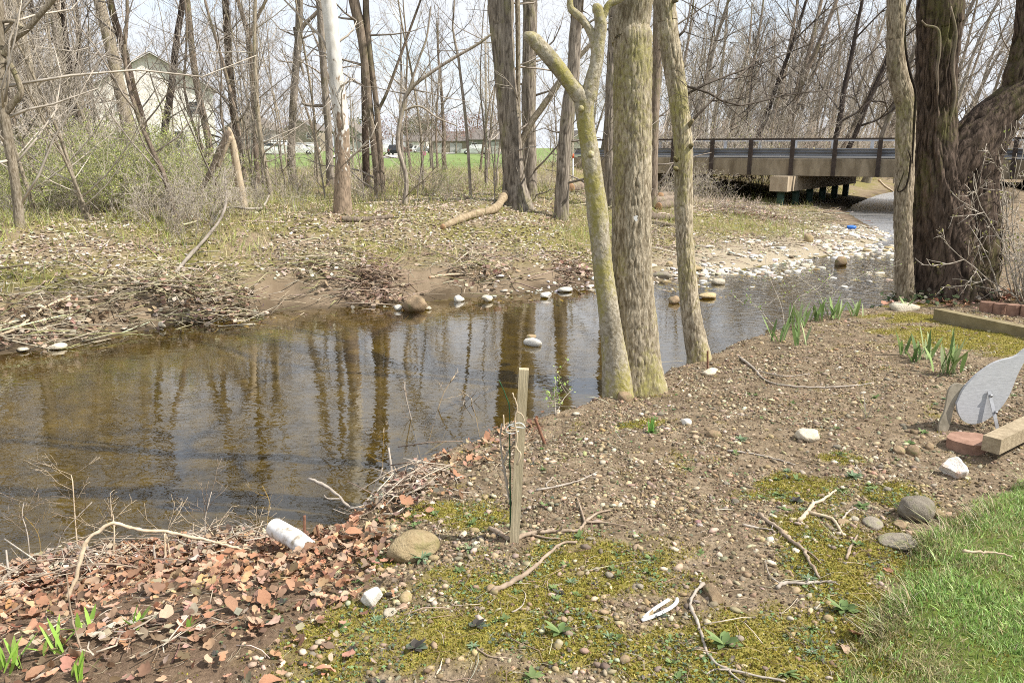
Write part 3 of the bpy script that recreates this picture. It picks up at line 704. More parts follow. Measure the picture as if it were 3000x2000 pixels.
# ---- far bank: trees traced one by one (foot pixel, path with widths, bark)
FT = [
 ('pale leftmost trunk with mossy bent limb at the far wood edge', (58, 668), [(58, 660, 28), (48, 560, 26), (36, 480, 27), (22, 400, 30), (10, 330, 30), (6, 250, 28), (0, 130, 26), (-6, 0, 24)], 'bark_pale', 7,
   [[(14, 335, 20), (40, 300, 20), (62, 272, 18), (50, 230, 16), (30, 190, 15), (18, 180, 12)], [(10, 160, 22), (40, 115, 19), (80, 85, 18), (115, 45, 17), (165, -10, 15)], [(66, 84, 14), (45, 65, 13), (20, 62, 12), (-10, 70, 12)]]),
 ('pale slanting trunk second from the leftmost mossy tree', (152, 455), [(152, 446, 24), (130, 370, 22), (112, 312, 22), (92, 220, 22), (76, 147, 22), (55, 60, 21), (40, 0, 20)], 'bark_pale', 8, None),
 ('thick brown trunk slanting left behind the green thicket', (250, 420), [(250, 400, 42), (232, 330, 42), (214, 268, 40), (192, 180, 38), (178, 112, 37), (165, 50, 36), (156, 0, 36)], 'bark_brown', 9, None),
 ('broad light grey trunk left of the white house', (378, 430), [(378, 400, 40), (365, 320, 36), (342, 223, 34), (326, 150, 33), (312, 90, 32), (290, 0, 32)], 'bark_pale', 10, None),
 ('dark slanting trunk against the left corner of the white house', (430, 430), [(430, 415, 24), (412, 340, 24), (393, 277, 23), (366, 160, 22), (345, 90, 21), (322, 0, 20)], 'bark_dark', 9, None),
 ('black trunk leaning right in front of the white house gable', (482, 440), [(482, 402, 22), (492, 320, 21), (504, 245, 20), (512, 170, 19), (518, 111, 19), (536, 0, 18)], 'bark_black', 8, None),
 ('thin brown trunk in front of the right end of the house', (616, 470), [(616, 446, 22), (598, 350, 20), (580, 268, 20), (564, 160, 19), (556, 80, 18), (548, 0, 18)], 'bark_brown', 8, None),
 ('dark straight trunk right of the white house', (698, 490), [(698, 470, 24), (690, 400, 23), (686, 340, 22), (676, 240, 22), (668, 150, 21), (660, 0, 20)], 'bark_dark', 9, None),
 ('slim forked trunk behind the broken snag', (750, 480), [(750, 450, 16), (744, 330, 15), (738, 200, 15), (728, 110, 15), (712, 50, 13), (690, -20, 12)], 'bark_brown', 7, [[(730, 115, 12), (745, 70, 10), (765, 30, 9), (790, -20, 8)]]),
 ('slender curved sapling trunk beside the snag', (795, 590), [(795, 580, 15), (780, 500, 14), (768, 440, 14), (756, 340, 13), (750, 250, 12), (745, 120, 11), (748, 0, 10)], 'bark_pale', 5, None),
 ('grey trunk with a drooping dead branch left of the sycamore', (853, 470), [(853, 450, 24), (857, 350, 22), (863, 250, 22), (870, 160, 22), (875, 111, 22), (877, 0, 21)], 'bark_grey', 9, [[(870, 110, 14), (890, 75, 13), (915, 50, 11), (940, 25, 10)], [(862, 80, 9), (872, 140, 9), (882, 190, 8), (890, 220, 6)]]),
 ('straight grey trunk just left of the white sycamore', (966, 500), [(966, 486, 23), (962, 380, 21), (955, 300, 21), (950, 223, 21), (943, 120, 20), (935, 0, 19)], 'bark_grey', 9, [[(960, 310, 9), (935, 310, 9), (900, 308, 9), (885, 302, 8)]]),
 ('sycamore trunk with white upper bark and brown flaking foot', (1004, 625), [(1004, 616, 50), (1003, 540, 46), (1004, 446, 44), (1000, 350, 44), (990, 268, 44), (980, 180, 43), (972, 90, 43), (962, 0, 43)], 'sycamore', 11, None),
 ('brown leaning trunk of the clump right of the sycamore', (1110, 575), [(1110, 560, 24), (1098, 440, 22), (1084, 330, 22), (1074, 230, 24), (1066, 150, 26), (1055, 80, 28), (1036, 0, 31)], 'bark_brown', 9, [[(1120, 560, 20), (1112, 420, 18), (1102, 300, 16), (1092, 220, 16), (1080, 120, 16), (1072, 0, 16)], [(1104, 330, 10), (1130, 280, 9), (1160, 200, 8), (1200, 90, 7), (1240, -20, 6)]]),
 ('dark upright trunk behind the leaning brown clump', (1072, 500), [(1072, 473, 22), (1070, 350, 21), (1068, 223, 21), (1070, 100, 20), (1072, 0, 18)], 'bark_dark', 8, None),
 ('bent trunk with a long limb arching over the lawn view', (1186, 600), [(1186, 590, 15), (1190, 520, 13), (1165, 420, 13), (1180, 320, 13), (1200, 263, 12), (1260, 215, 10), (1330, 170, 9), (1400, 130, 8), (1440, 100, 6)], 'bark_grey', 0, [[(1195, 275, 8), (1225, 180, 7), (1250, 110, 6), (1262, 20, 5)], [(1178, 325, 7), (1230, 312, 6), (1280, 345, 5), (1340, 370, 4)]]),
 ('very thin straight sapling standing before the distant lawn', (1379, 582), [(1379, 576, 9), (1372, 450, 9), (1362, 330, 9), (1350, 230, 8), (1340, 150, 8), (1326, 90, 6), (1332, 0, 5)], 'bark_grey', 3, None),
 ('massive oak trunk with deeply furrowed bark behind the fallen pale log', (1512, 610), [(1512, 605, 84), (1508, 560, 68), (1503, 500, 60), (1494, 380, 62), (1484, 280, 63), (1477, 190, 64), (1470, 80, 70), (1466, 0, 75)], 'bark_ridge', 12, None),
 ('thin pale stem hugging the massive oak', (1520, 606), [(1520, 600, 18), (1514, 500, 15), (1520, 400, 14), (1518, 312, 14), (1518, 200, 14), (1516, 0, 15)], 'bark_pale', 6, [[(1516, 440, 22), (1550, 370, 20), (1585, 320, 19), (1615, 278, 18), (1670, 200, 15), (1730, 130, 12)]]),
 ('second furrowed oak trunk right of the massive oak', (1553, 585), [(1553, 580, 42), (1551, 450, 40), (1549, 312, 41), (1551, 150, 42), (1553, 0, 42)], 'bark_ridge', 12, None),
 ('third furrowed trunk seen left of the forked trunk', (1645, 640), [(1645, 628, 44), (1650, 500, 40), (1660, 357, 37), (1678, 223, 37), (1685, 110, 36), (1692, 0, 36)], 'bark_ridge', 11, None),
 ('furrowed trunk standing in the gap behind the forked trunk', (1786, 590), [(1786, 580, 36), (1786, 446, 33), (1789, 300, 33), (1796, 150, 33), (1800, 0, 33)], 'bark_ridge', 10, None),
 ('brown trunk in the gap between stout and mossy trunks', (1912, 560), [(1912, 550, 30), (1915, 400, 28), (1921, 260, 28), (1926, 120, 28), (1928, 0, 28)], 'bark_brown', 9, None),
]
FT_DEPTH = {152: 24, 250: 34, 378: 36, 430: 30, 482: 30, 616: 28, 698: 28, 750: 27, 853: 30, 966: 28, 1072: 27, 1912: 24, 1786: 22.5}
for i, (lab, base, path, bk, top, ex) in enumerate(FT):
    px_tree(lab, base, path, M[bk], 'twig' if bk not in ('bark_pale', 'sycamore') else 'twig_pale', 'tree', None, top, False, 6 if top else 0, 16 if i == 0 else 7, .3, seed=40 + i, extra=ex, sides=(54 if bk == 'bark_ridge' else 20) if path[0][2] > 30 else 12, ridge_w=.07, low_len=(1.5, 4.5) if i == 0 else (.7, 2.6), depth=FT_DEPTH.get(base[0]), ridge=.02 if bk == 'bark_ridge' else 0, limb_len=.38, kids=(5, 4, 3))

# ------------------------------------------------------------------ woods: prototypes and copies
def proto_tree(H, r, seed, mat, tw, limbs=12, first=.25, lev=3, kids=(5, 5, 4), name='tree', wander=.06, llen=.34, sides=8, rmin=.008):
    rs = np.random.default_rng(seed); n = 9; d = np.array([0, 0, 1.]); p = np.zeros(3); pts = [np.array([0, 0, -.15, r * 1.25])]
    for i in range(1, n):
        d = unit(d + np.append(rs.normal(0, wander, 2), .12)); p = p + d * H * .8 / (n - 1); pts.append(np.array([*p, r * (1 - .7 * i / (n - 1))]))
    pts = np.array(pts); root = empty(name, (0, 0, 0), 'x', 'tree')
    link('trunk', trunk_mesh('trunk', pts, mat, sides, 18, flare=.3, seed=seed), root)
    T = Tubes()
    for k in range(limbs):
        a = (first + (1 - first) * (k + rs.uniform(0, 1)) / limbs) * (n - 1); i = min(int(a), n - 2); q = pts[i] + (pts[i + 1] - pts[i]) * (a - i)
        az = rs.uniform(0, 6.28); dd = unit([math.cos(az), math.sin(az), rs.uniform(.25, 1.1)])
        grow(T, q[:3], dd, H * llen * rs.uniform(.5, 1.15) * (1.15 - .5 * a / n), q[3] * rs.uniform(.3, .55), 1, lev, rs, (1,) + tuple(kids), rmin=rmin, up=.13, wig=.14)
    link('crown', T.data('crown', tw), root)
    return root
WOOD = []
for i, (H, r, mt, tw) in enumerate([(15, .19, 'bark_grey', 'twig'), (17, .22, 'bark_brown', 'twig'), (13, .13, 'bark_grey', 'twig_pale'), (16, .16, 'bark_black', 'twig_dark'), (12, .11, 'bark_pale', 'twig_pale'), (14, .15, 'bark_brown', 'twig')]):
    WOOD.append(proto_tree(H, r, 200 + i, M[mt], M[tw], 13, .22, 3, (6, 5, 4)))
SAP = []
for i, (H, r, mt, tw) in enumerate([(7, .045, 'bark_pale', 'twig_pale'), (6, .035, 'bark_grey', 'twig'), (8, .055, 'bark_brown', 'twig'), (5, .03, 'bark_pale', 'twig_pale'), (6.5, .04, 'bark_grey', 'twig_pale')]):
    SAP.append(proto_tree(H, r, 300 + i, M[mt], M[tw], 17, .10, 3, (6, 5), 'sapling', .10, .36, 6, .004))
POLE = []
for i, (H, r, mt, tw) in enumerate([(12, .055, 'bark_grey', 'twig'), (11, .07, 'bark_brown', 'twig'), (13, .06, 'bark_pale', 'twig_pale'), (10, .045, 'bark_grey', 'twig_pale'), (12, .085, 'bark_brown', 'twig_dark')]):
    POLE.append(proto_tree(H, r, 350 + i, M[mt], M[tw], 16, .16, 3, (6, 5), 'slender_tree', .07, .26, 7, .005))
used = set()
def place(protos, k, loc, rz, sc, label, group, tilt=(0, 0)):
    r = protos[k]
    if id(r) not in used:
        used.add(id(r)); o = r; o.location = [float(q) for q in loc]; o.rotation_euler = (tilt[0], tilt[1], rz); o.scale = (sc, sc, sc)
    else: o = copy_tree(r, loc, rz, sc, tilt=tilt)
    d_ = DESC.get(id(protos), [''])[k % len(DESC.get(id(protos), ['']))]
    o['label'] = (d_ + ' ' + label).strip(); o['group'] = group; return o
DESC = {id(WOOD): ['grey-barked', 'stout brown', 'slim fine-twigged', 'blackish', 'thin pale', 'brown'], id(POLE): ['grey', 'brown', 'pale', 'thin grey', 'dark-twigged'], id(SAP): ['pale', 'grey', 'tall brown', 'short pale', 'grey pale-twigged']}
rs = np.random.default_rng(5)
def xy_at(u, y): return (u - 1500) / FPX * y * 1.03
def wood(n, ux, yr, protos, label, group, sc=(.8, 1.2), lean=0.0, dz=-.1, keep=None):
    c = 0
    while c < n:
        y = math.sqrt(rs.uniform(yr[0] ** 2, yr[1] ** 2)); u = rs.uniform(*ux); x = xy_at(u, y)
        if keep and not keep(x, y, u): continue
        dF_, _ = pdist(np.array([x]), np.array([y]), FAR); dE_, _ = pdist(np.array([x]), np.array([y]), EDGE)
        if dF_[0] < 1.0 and dE_[0] > -.6: continue
        a, b = rs.normal(0, .05), lean * rs.uniform(.4, 1.3) + rs.normal(0, .05)
        place(protos, int(rs.integers(len(protos))), (x, y, hz(x, y) + dz), rs.uniform(0, 6.28) if not lean else rs.uniform(-.3, .3), rs.uniform(*sc), label, group, (a, b)); c += 1
wood(24, (-150, 640), (30, 62), WOOD, 'bare woodland tree among the trunks on the left around the white house', 'bare trees in the left wood', (.7, 1.05), keep=lambda x, y, u: not (330 < u < 720))
wood(34, (-200, 760), (66, 130), WOOD, 'bare tree standing behind the white house', 'bare trees behind the white house', (.8, 1.1), keep=lambda x, y, u: y > 80 or not (280 < u < 740))
wood(8, (700, 1700), (34, 60), WOOD, 'slender bare tree at the edge of the distant lawn', 'bare trees at the lawn edge', (.5, .8))
wood(70, (2060, 3150), (47, 100), WOOD, 'bare tree leaning right in the grey woods beyond the bridge', 'bare leaning trees beyond the bridge', (.9, 1.45), lean=.24)
wood(60, (1850, 3200), (100, 150), WOOD, 'distant bare tree in the dense wood far behind the bridge', 'distant wood behind the bridge', (1.2, 1.8), lean=.1)
wood(26, (1650, 2200), (50, 90), WOOD, 'bare tree in the woods left of the bridge railing', 'bare trees left of the bridge', (.7, 1.05), lean=.12)
wood(30, (-400, 3400), (205, 260), WOOD, 'far bare tree on the skyline behind the houses', 'skyline trees behind the houses', (1.0, 1.5))
wood(30, (-60, 760), (15.5, 29), SAP, 'thin bare sapling in the brushy left wood', 'saplings in the left wood', (.6, 1.15), lean=-.10, keep=lambda x, y, u: not (340 < u < 640) or rs.uniform() < .25)
wood(16, (760, 1700), (18, 32), SAP, 'thin bare sapling on the leaf-strewn far bank', 'saplings on the far bank', (.45, .8))
wood(46, (1930, 2750), (45, 70), SAP, 'thin tangled sapling behind the bridge', 'saplings around the bridge', (.8, 1.2), lean=.15)
wood(7, (2850, 3250), (14, 30), SAP, 'thin bare sapling behind the dark leaning limb', 'saplings behind the dark tree', (.8, 1.2))
wood(36, (-80, 780), (19, 50), POLE, 'slender bare pole tree crowding the left wood', 'slender trees in the left wood', (.75, 1.15), lean=-.05, keep=lambda x, y, u: not (375 < u < 680) or rs.uniform() < .3)
wood(20, (760, 1720), (21, 50), POLE, 'slender bare pole tree on the middle far bank', 'slender trees on the middle far bank', (.6, 1.0))
wood(30, (1850, 2700), (45, 75), POLE, 'slender bare pole tree behind the bridge railing', 'slender trees behind the bridge', (.8, 1.2), lean=.2)
wood(6, (2900, 3400), (26, 44), WOOD, 'bare tree on the right bank behind the dark tree', 'bare trees behind the dark tree', (.6, .9))

# brush: many-stemmed shrubs
def bush(name, n, H, rad, seed, tw, leaf=None, nleaf=0, leaf_col=None, lsize=.03, arch=.0):
    rs = np.random.default_rng(seed); T = Tubes(); tips = []
    for k in range(n):
        az = rs.uniform(0, 6.28); rr = rad * math.sqrt(rs.uniform(0, 1)) * .45
        d = unit([math.cos(az) * rs.uniform(.15, .8), math.sin(az) * rs.uniform(.15, .8), 1]); p = (math.cos(az) * rr, math.sin(az) * rr, -.05)
        before = {q: len(w) for q, w in T.b.items()}
        grow(T, p, d, H * rs.uniform(.55, 1.1), .009 * H / 1.5, 1, 3, rs, (1, 6, 4), rmin=.0035, up=.02 - arch, wig=.16)
        for q, w in T.b.items():
            for e in w[before.get(q, 0):]: tips.append(e[0])
    root = empty(name, (0, 0, 0), 'x', 'shrub')
    link('stems', T.data('stems', tw), root)
    if nleaf:
        pt = []
        for k in range(nleaf):
            e = tips[int(rs.integers(len(tips)))]; t = rs.uniform(.35, 1) * (len(e) - 1); i = min(int(t), len(e) - 2); pt.append(e[i] + (e[i + 1] - e[i]) * (t - i) + rs.normal(0, .02, 3))
        tv = np.array([(0, 0, 0), (.35, .5, .08), (0, 1, 0), (-.35, .5, .08)], float)
        o = scatter('foliage', [(tv, [[(0, 1, 2, 3)]])], np.array(pt), rotm(nleaf, .8, rs), rs.uniform(.6, 1.3, nleaf) * lsize, pick(leaf_col, nleaf, .2), M['green_leaf'], parent=root)
    return root
GREENS = [(.38, .44, .12), (.46, .50, .17), (.29, .35, .09), (.52, .52, .24)]
GB = [bush('honeysuckle_bush', 18, 1.9, 1.0, 400 + i, M['twig_pale'], True, 4800, GREENS, .034, .03) for i in range(3)]
BB = [bush('brush_clump', 15, 1.3, .8, 420 + i, M[('twig_pale', 'twig', 'twig_pale')[i]], True, 160, [(.30, .30, .10), (.38, .33, .16)], .035, .04) for i in range(3)]
DESC[id(GB)] = ['rounded', 'ragged', 'spreading']; DESC[id(BB)] = ['pale', 'grey', 'straw-coloured']
def bushes(n, ux, yr, protos, label, group, sc, keep=None):
    c = 0
    while c < n:
        y = math.sqrt(rs.uniform(yr[0] ** 2, yr[1] ** 2)); u = rs.uniform(*ux); x = xy_at(u, y)
        dF_, _ = pdist(np.array([x]), np.array([y]), FAR); dE_, _ = pdist(np.array([x]), np.array([y]), EDGE)
        if dF_[0] < 2.4 and dE_[0] > -.6: continue
        if keep and not keep(x, y, u): continue
        place(protos, int(rs.integers(len(protos))), (x, y, hz(x, y)), rs.uniform(0, 6.28), rs.uniform(*sc), label, group); c += 1
bushes(56, (40, 680), (16.5, 30), GB, 'bush leafing out fresh green in the left wood', 'green bushes in the left wood', (.55, 1.15))
bushes(12, (690, 1650), (24, 46), GB, 'low bush leafing out green before the distant lawn', 'green bushes before the lawn', (.45, .75))
bushes(34, (-60, 900), (14, 26), BB, 'low tan brush clump on the left far bank', 'brush on the left far bank', (.45, .9))
bushes(22, (900, 1900), (17, 34), BB, 'low tan brush clump on the middle far bank', 'brush on the middle far bank', (.4, .8))
bushes(44, (1900, 2900), (42, 60), BB, 'tan brush clump standing behind the bridge', 'brush behind the bridge', (1.5, 2.8))
bushes(6, (1880, 2120), (30, 36), BB, 'grey tangled brush before the bridge abutment', 'brush by the bridge abutment', (.7, 1.3))

def thicket(name, label, n, ux, yr, H, seed, cols):
    rs_ = np.random.default_rng(seed); T = Tubes(); c = 0
    y = np.sqrt(rs_.uniform(yr[0] ** 2, yr[1] ** 2, n * 3)); x = (rs_.uniform(ux[0], ux[1], n * 3) - 1500) / FPX * y * 1.03
    a, _ = pdist(x, y, FAR); b, _ = pdist(x, y, EDGE); k = np.nonzero((a > 3.5) | (b < -1.0))[0][:n]; z = terrain(x[k], y[k])
    for i, j in enumerate(k):
        h = H * rs_.uniform(.35, 1.2); p = np.array([x[j], y[j], z[i] - .1]); d = np.array([rs_.normal(.12, .28), rs_.normal(0, .2), 1.]); m = p + d * h * .5; e = m + (d + np.array([rs_.normal(0, .35), rs_.normal(0, .3), -.1])) * h * .5; r_ = rs_.uniform(.006, .014)
        T.add([p, m, e], [r_, r_ * .8, r_ * .4], 3, tuple(np.array(cols[int(rs_.integers(len(cols)))]) * rs_.uniform(.8, 1.2)))
    v, f, cc = T.arrays(); link(name, mesh_np(name, v, f, M['stick_col'], vcol=cc), None, label, 'thicket', None, 'stuff')
TC = [(.42, .35, .27), (.34, .27, .21), (.50, .43, .34), (.30, .22, .18)]
thicket('bridge_thicket', 'dense tan thicket massed behind the bridge railing', 7500, (1800, 3100), (46, 78), 3.2, 31, TC)
thicket('left_thicket', 'dense grey thicket deep in the left wood', 2600, (-150, 420), (34, 60), 3.0, 32, TC)
thicket('lawn_edge_thicket', 'dry stalks standing along the edge of the distant lawn', 2200, (600, 1750), (24, 44), .6, 33, TC + [(.36, .38, .16)])
thicket('abutment_thicket', 'reddish dry stalks on the slope before the bridge', 800, (1850, 2220), (25, 35), .45, 34, [(.42, .34, .26), (.50, .42, .34), (.33, .26, .2)])

# ------------------------------------------------------------------ houses, cars, far lawn things
def glass_mat(): 
    m, nt, p = new_mat('window_glass'); p.inputs['Base Color'].default_value = (.03, .035, .04, 1); p.inputs['Roughness'].default_value = .08; p.inputs['Specular IOR Level'].default_value = .6; return m
M['glass'] = glass_mat()
def paint(name, c, rough=.6, j=.06, sc=6): return simple_mat(name, tuple(q * (1 - j) for q in c), tuple(min(q * (1 + j), .9) for q in c), sc, rough, .05)
M['white'] = paint('white_paint', (.80, .765, .715)); M['trim'] = paint('white_trim', (.76, .76, .75)); M['shingle'] = simple_mat('roof_shingle', (.12, .105, .095), (.2, .18, .165), 3, .9, .3, .03, (1, 1, 5)); M['tan'] = paint('tan_siding', (.29, .245, .19)); M['grey_wall'] = paint('grey_siding', (.25, .24, .225))
def house(label, x, y, w, d, he, hr, wall, wins=(), doors=(), rz=0.0, name='house', gable=True):
    """w = front width, gable end or eave side faces -y; wins: (cx, z, w, h) on the front"""
    z = hz(x, y) - .1; root = empty(name, (x, y, z), label, 'house', rz=rz)
    q = MB(); q.prism([(-w / 2, 0), (w / 2, 0), (w / 2, he), (0, he + hr), (-w / 2, he)] if gable else [(-w / 2, 0), (w / 2, 0), (w / 2, he), (-w / 2, he)], d, ((0, 0, 0), (1, 0, 0), (0, 0, 1), (0, 1, 0)))
    wl_ = link('wall', q.data('wall', wall), root)
    if not gable:
        for sx in (-1, 1):
            q = MB(); q.prism([(0, he), (d, he), (d / 2, he + hr)], .02, ((sx * w / 2 - .01, 0, 0), (0, 1, 0), (0, 0, 1), (1, 0, 0))); link('gable_wall', q.data('gable_wall', wall), root)
    ov = .35; th = .16
    for sgn in (-1, 1):
        q = MB()
        if gable:
            L = math.hypot(w / 2, hr); nx_, nz_ = hr / L, (w / 2) / L
            a = np.array([sgn * (w / 2 + ov * .9), -ov, he - ov * .9 * hr / (w / 2)]); b = np.array([0, -ov, he + hr])
            off = np.array([sgn * nx_ * th, 0, nz_ * th]); c = [a, b, b + (0, 0, th / nz_), a + off]
            q.add([*c, *[k + np.array([0, d + 2 * ov, 0]) for k in c]], [(0, 1, 2, 3), (7, 6, 5, 4), (0, 4, 5, 1), (1, 5, 6, 2), (2, 6, 7, 3), (3, 7, 4, 0)])
        else:
            y0 = -ov if sgn < 0 else d + ov; zz = he - ov * hr / (d / 2)
            c = [np.array([-w / 2 - ov, y0, zz]), np.array([-w / 2 - ov, d / 2, he + hr]), np.array([-w / 2 - ov, d / 2, he + hr + th]), np.array([-w / 2 - ov, y0, zz + th])]
            q.add([*c, *[k + np.array([w + 2 * ov, 0, 0]) for k in c]], [(0, 1, 2, 3), (7, 6, 5, 4), (0, 4, 5, 1), (1, 5, 6, 2), (2, 6, 7, 3), (3, 7, 4, 0)])
        rf = link('roof', q.data('roof', M['shingle']), root)
        if gable:
            q = MB(); e = np.array([0, -.03, 0]); q.beam(a + e + off * .4, b + e + np.array([0, 0, .06]), .04, .2, up=(0, 1, 0)); link('fascia_board', q.data('fascia_board', M['trim']), rf)
    for (cx, cz, ww, hh) in wins:
        q = MB()
        for sx in (-1, 1): q.box((cx + sx * ww / 2, -.03, cz), (.1, .08, hh + .1))
        for sz in (-1, 1): q.box((cx, -.03, cz + sz * hh / 2), (ww, .075, .1))
        q.box((cx, -.03, cz), (ww, .07, .05))
        wo_ = link('window', q.data('window', M['trim']), root)
        q = MB(); q.box((cx, -.012, cz), (ww - .06, .02, hh - .06)); link('pane', q.data('pane', M['glass']), wo_)
    for (cx, ww, hh, mt) in doors:
        q = MB(); q.box((cx, -.03, hh / 2 + .05), (ww, .06, hh)); do = link('door', q.data('door', mt), root)
        q = MB()
        for k in range(4): q.box((cx, -.065, hh * (k + .5) / 4 + .05), (ww * .9, .02, hh / 4 * .8))
        link('door_panel', q.data('door_panel', mt), do)['kind'] = 'stuff'
    return root
house('two-storey white gabled house glimpsed through the bare left wood', xy_at(526, 66), 66, 8.9, 13, 6.0, 2.6, M['white'], wins=[(-2.4, 4.7, .9, 1.3), (2.9, 4.5, .8, 1.1), (-2.2, 1.9, .9, 1.5), (1.6, 2.0, .9, 1.4)], rz=.40)
garage = paint('garage_door', (.46, .45, .43))
for lab, u, y, w, d, he, hr, wl_, wins, doors, gb in [
    ('grey low house with white garage behind the white parked crossover', 1435, 150, 7.5, 9, 2.7, 1.7, M['grey_wall'], [(-2.6, 1.5, 1.0, 1.1)], [(1.2, 3.4, 2.2, garage)], False),
    ('long low house with two white garage doors behind the bare tree', 1330, 172, 9, 9, 2.6, 1.9, M['tan'], [], [(-2.2, 2.3, 2.1, garage), (1.2, 2.6, 2.1, garage)], False),
    ('small white house behind the white station wagon', 1233, 185, 5, 8, 2.6, 1.8, M['white'], [(-1, 1.5, .9, 1)], [], False),
    ('tan house with twin gables beyond the parked vans', 918, 190, 9, 9, 4.8, 2.3, M['tan'], [(-2, 3.6, 1, 1.3), (2, 3.6, 1, 1.3), (-2, 1.5, 1, 1.3)], [(2, 1.1, 2.1, garage)], True),
    ('grey gabled house beside the sycamore trunk', 1045, 180, 6, 9, 4.2, 2.4, M['grey_wall'], [(-.8, 3.2, .9, 1.2)], [(1, 2.2, 2.1, garage)], True),
    ('pale grey house left of the drooping dead branch', 770, 120, 7, 9, 3.6, 2.2, M['grey_wall'], [(-1.6, 2.1, .9, 1.2), (1.6, 2.1, .9, 1.2)], [], True),
    ('white shed end wall seen between the oak trunks', 1688, 66, 1.6, 3, 1.9, .6, M['white'], [], [], True)]:
    house(lab, xy_at(u, y), y, w, d, he, hr, wl_, wins, doors, rz=rs.uniform(-.12, .12), gable=gb)
M['tyre'] = paint('tyre_rubber', (.02, .02, .02), .8); M['rim'] = simple_mat('wheel_rim', (.3, .3, .31), (.45, .45, .46), 9, .35, 0, metal=.8); M['lamp'] = paint('lamp_glass', (.6, .6, .58), .2); M['tail'] = paint('tail_lamp', (.35, .02, .02), .3)
def car(label, u, y, colr, L=4.6, H=1.6, kind='suv', rz=0.0, z=None):
    x = xy_at(u, y); root = empty('parked_car', (x, y, hz(x, y)), label, 'car', 'cars parked by the far houses', rz)
    m, nt, p = new_mat('car_paint'); p.inputs['Base Color'].default_value = (*colr, 1); p.inputs['Roughness'].default_value = .25; p.inputs['Coat Weight'].default_value = .5
    W = 1.8; h0 = .28; hb = H * .60; l = L / 2
    if kind == 'van': prof = [(-l, h0), (l, h0), (l, hb * .85), (l - .5, hb), (l - 1.1, H), (-l + .1, H), (-l, hb)]
    elif kind == 'pickup': prof = [(-l, h0), (l, h0), (l, hb * .9), (l - 1.2, hb), (l - 1.7, H), (.0 - .5, H), (-.7, hb), (-l, hb)]
    elif kind == 'sedan': prof = [(-l, h0), (l, h0), (l, hb * .8), (l - 1.1, hb), (l - 1.9, H), (-l + 1.4, H), (-l + .5, hb), (-l, hb * .85)]
    else: prof = [(-l, h0), (l, h0), (l, hb * .85), (l - 1.0, hb), (l - 1.75, H), (-l + .75, H), (-l + .15, hb), (-l, hb * .8)]
    n = len(prof); q = MB(); rows = []
    for k, (yy, sc_) in enumerate(((-W / 2, .93), (-W / 2 + .1, 1.0), (W / 2 - .1, 1.0), (W / 2, .93))):
        for a, b in prof:
            inset = max(0, (b - hb) / (H - hb)) * .18 if b > hb else 0
            rows.append((a * (.98 if sc_ < 1 else 1), yy * (1 - inset), h0 + (b - h0) * (.985 if sc_ < 1 else 1)))
    F_ = [(k * n + i, k * n + (i + 1) % n, (k + 1) * n + (i + 1) % n, (k + 1) * n + i) for k in range(3) for i in range(n)]
    q.add(rows, F_); q.f.setdefault(n, []).append(np.array([list(range(n))])); q.f[n].append(np.array([list(range(3 * n, 4 * n))[::-1]]))
    link('body', q.data('body', m), root)
    top = [(a, b) for a, b in prof if b >= hb - .01]; a0 = min(a for a, b in top if b == H); a1 = max(a for a, b in top if b == H)
    for sy in (-1, 1):
        for s0, s1 in (((a0 + .05), (a0 + a1) / 2 - .05), ((a0 + a1) / 2 + .05, a1 - .02)):
            q = MB(); yb = sy * (W / 2 * .955); yt = sy * (W / 2 * .845); sl = .35
            q.add([(s0 - .1, yb, hb + .05), (s1 + sl, yb, hb + .05), (s1, yt, H - .1), (s0, yt, H - .1)], [(0, 1, 2, 3)]); link('side_window', q.data('side_window', M['glass']), root)
    for sx, nm in ((1, 'windscreen'), (-1, 'rear_window')):
        t0 = a1 if sx > 0 else a0; lo = [a for a, b in prof if abs(b - hb) < .01]; lo = max(lo) if sx > 0 else min(lo)
        q = MB(); q.add([(lo + sx * .005 - sx * .06, -.72, hb + .06), (lo + sx * .005 - sx * .06, .72, hb + .06), (t0 + sx * .06, .6, H - .08), (t0 + sx * .06, -.6, H - .08)], [(0, 1, 2, 3)]); link(nm, q.data(nm, M['glass']), root)
    for sx in (-1, 1):
        for sy in (-1, 1):
            T = Tubes(); c = np.array([sx * (l - .85), sy * (W / 2 - .1), .33]); T.add([c + (0, -.1, 0), c + (0, .1, 0)], [.33, .33], 16); wh = link('wheel', T.data('wheel', M['tyre']), root)
            T = Tubes(); T.add([c + (0, -.108, 0), c + (0, .108, 0)], [.2, .2], 10); link('rim', T.data('rim', M['rim']), wh)
    for sy in (-1, 1):
        q = MB(); q.box((l - .01, sy * .62, hb * .72), (.06, .3, .14)); link('headlight', q.data('headlight', M['lamp']), root)
        q = MB(); q.box((-l + .02, sy * .68, hb * .78), (.06, .18, .22)); link('tail_light', q.data('tail_light', M['tail']), root)
WH, BK, RD, SV = (.78, .78, .77), (.02, .021, .024), (.12, .035, .03), (.45, .46, .47)
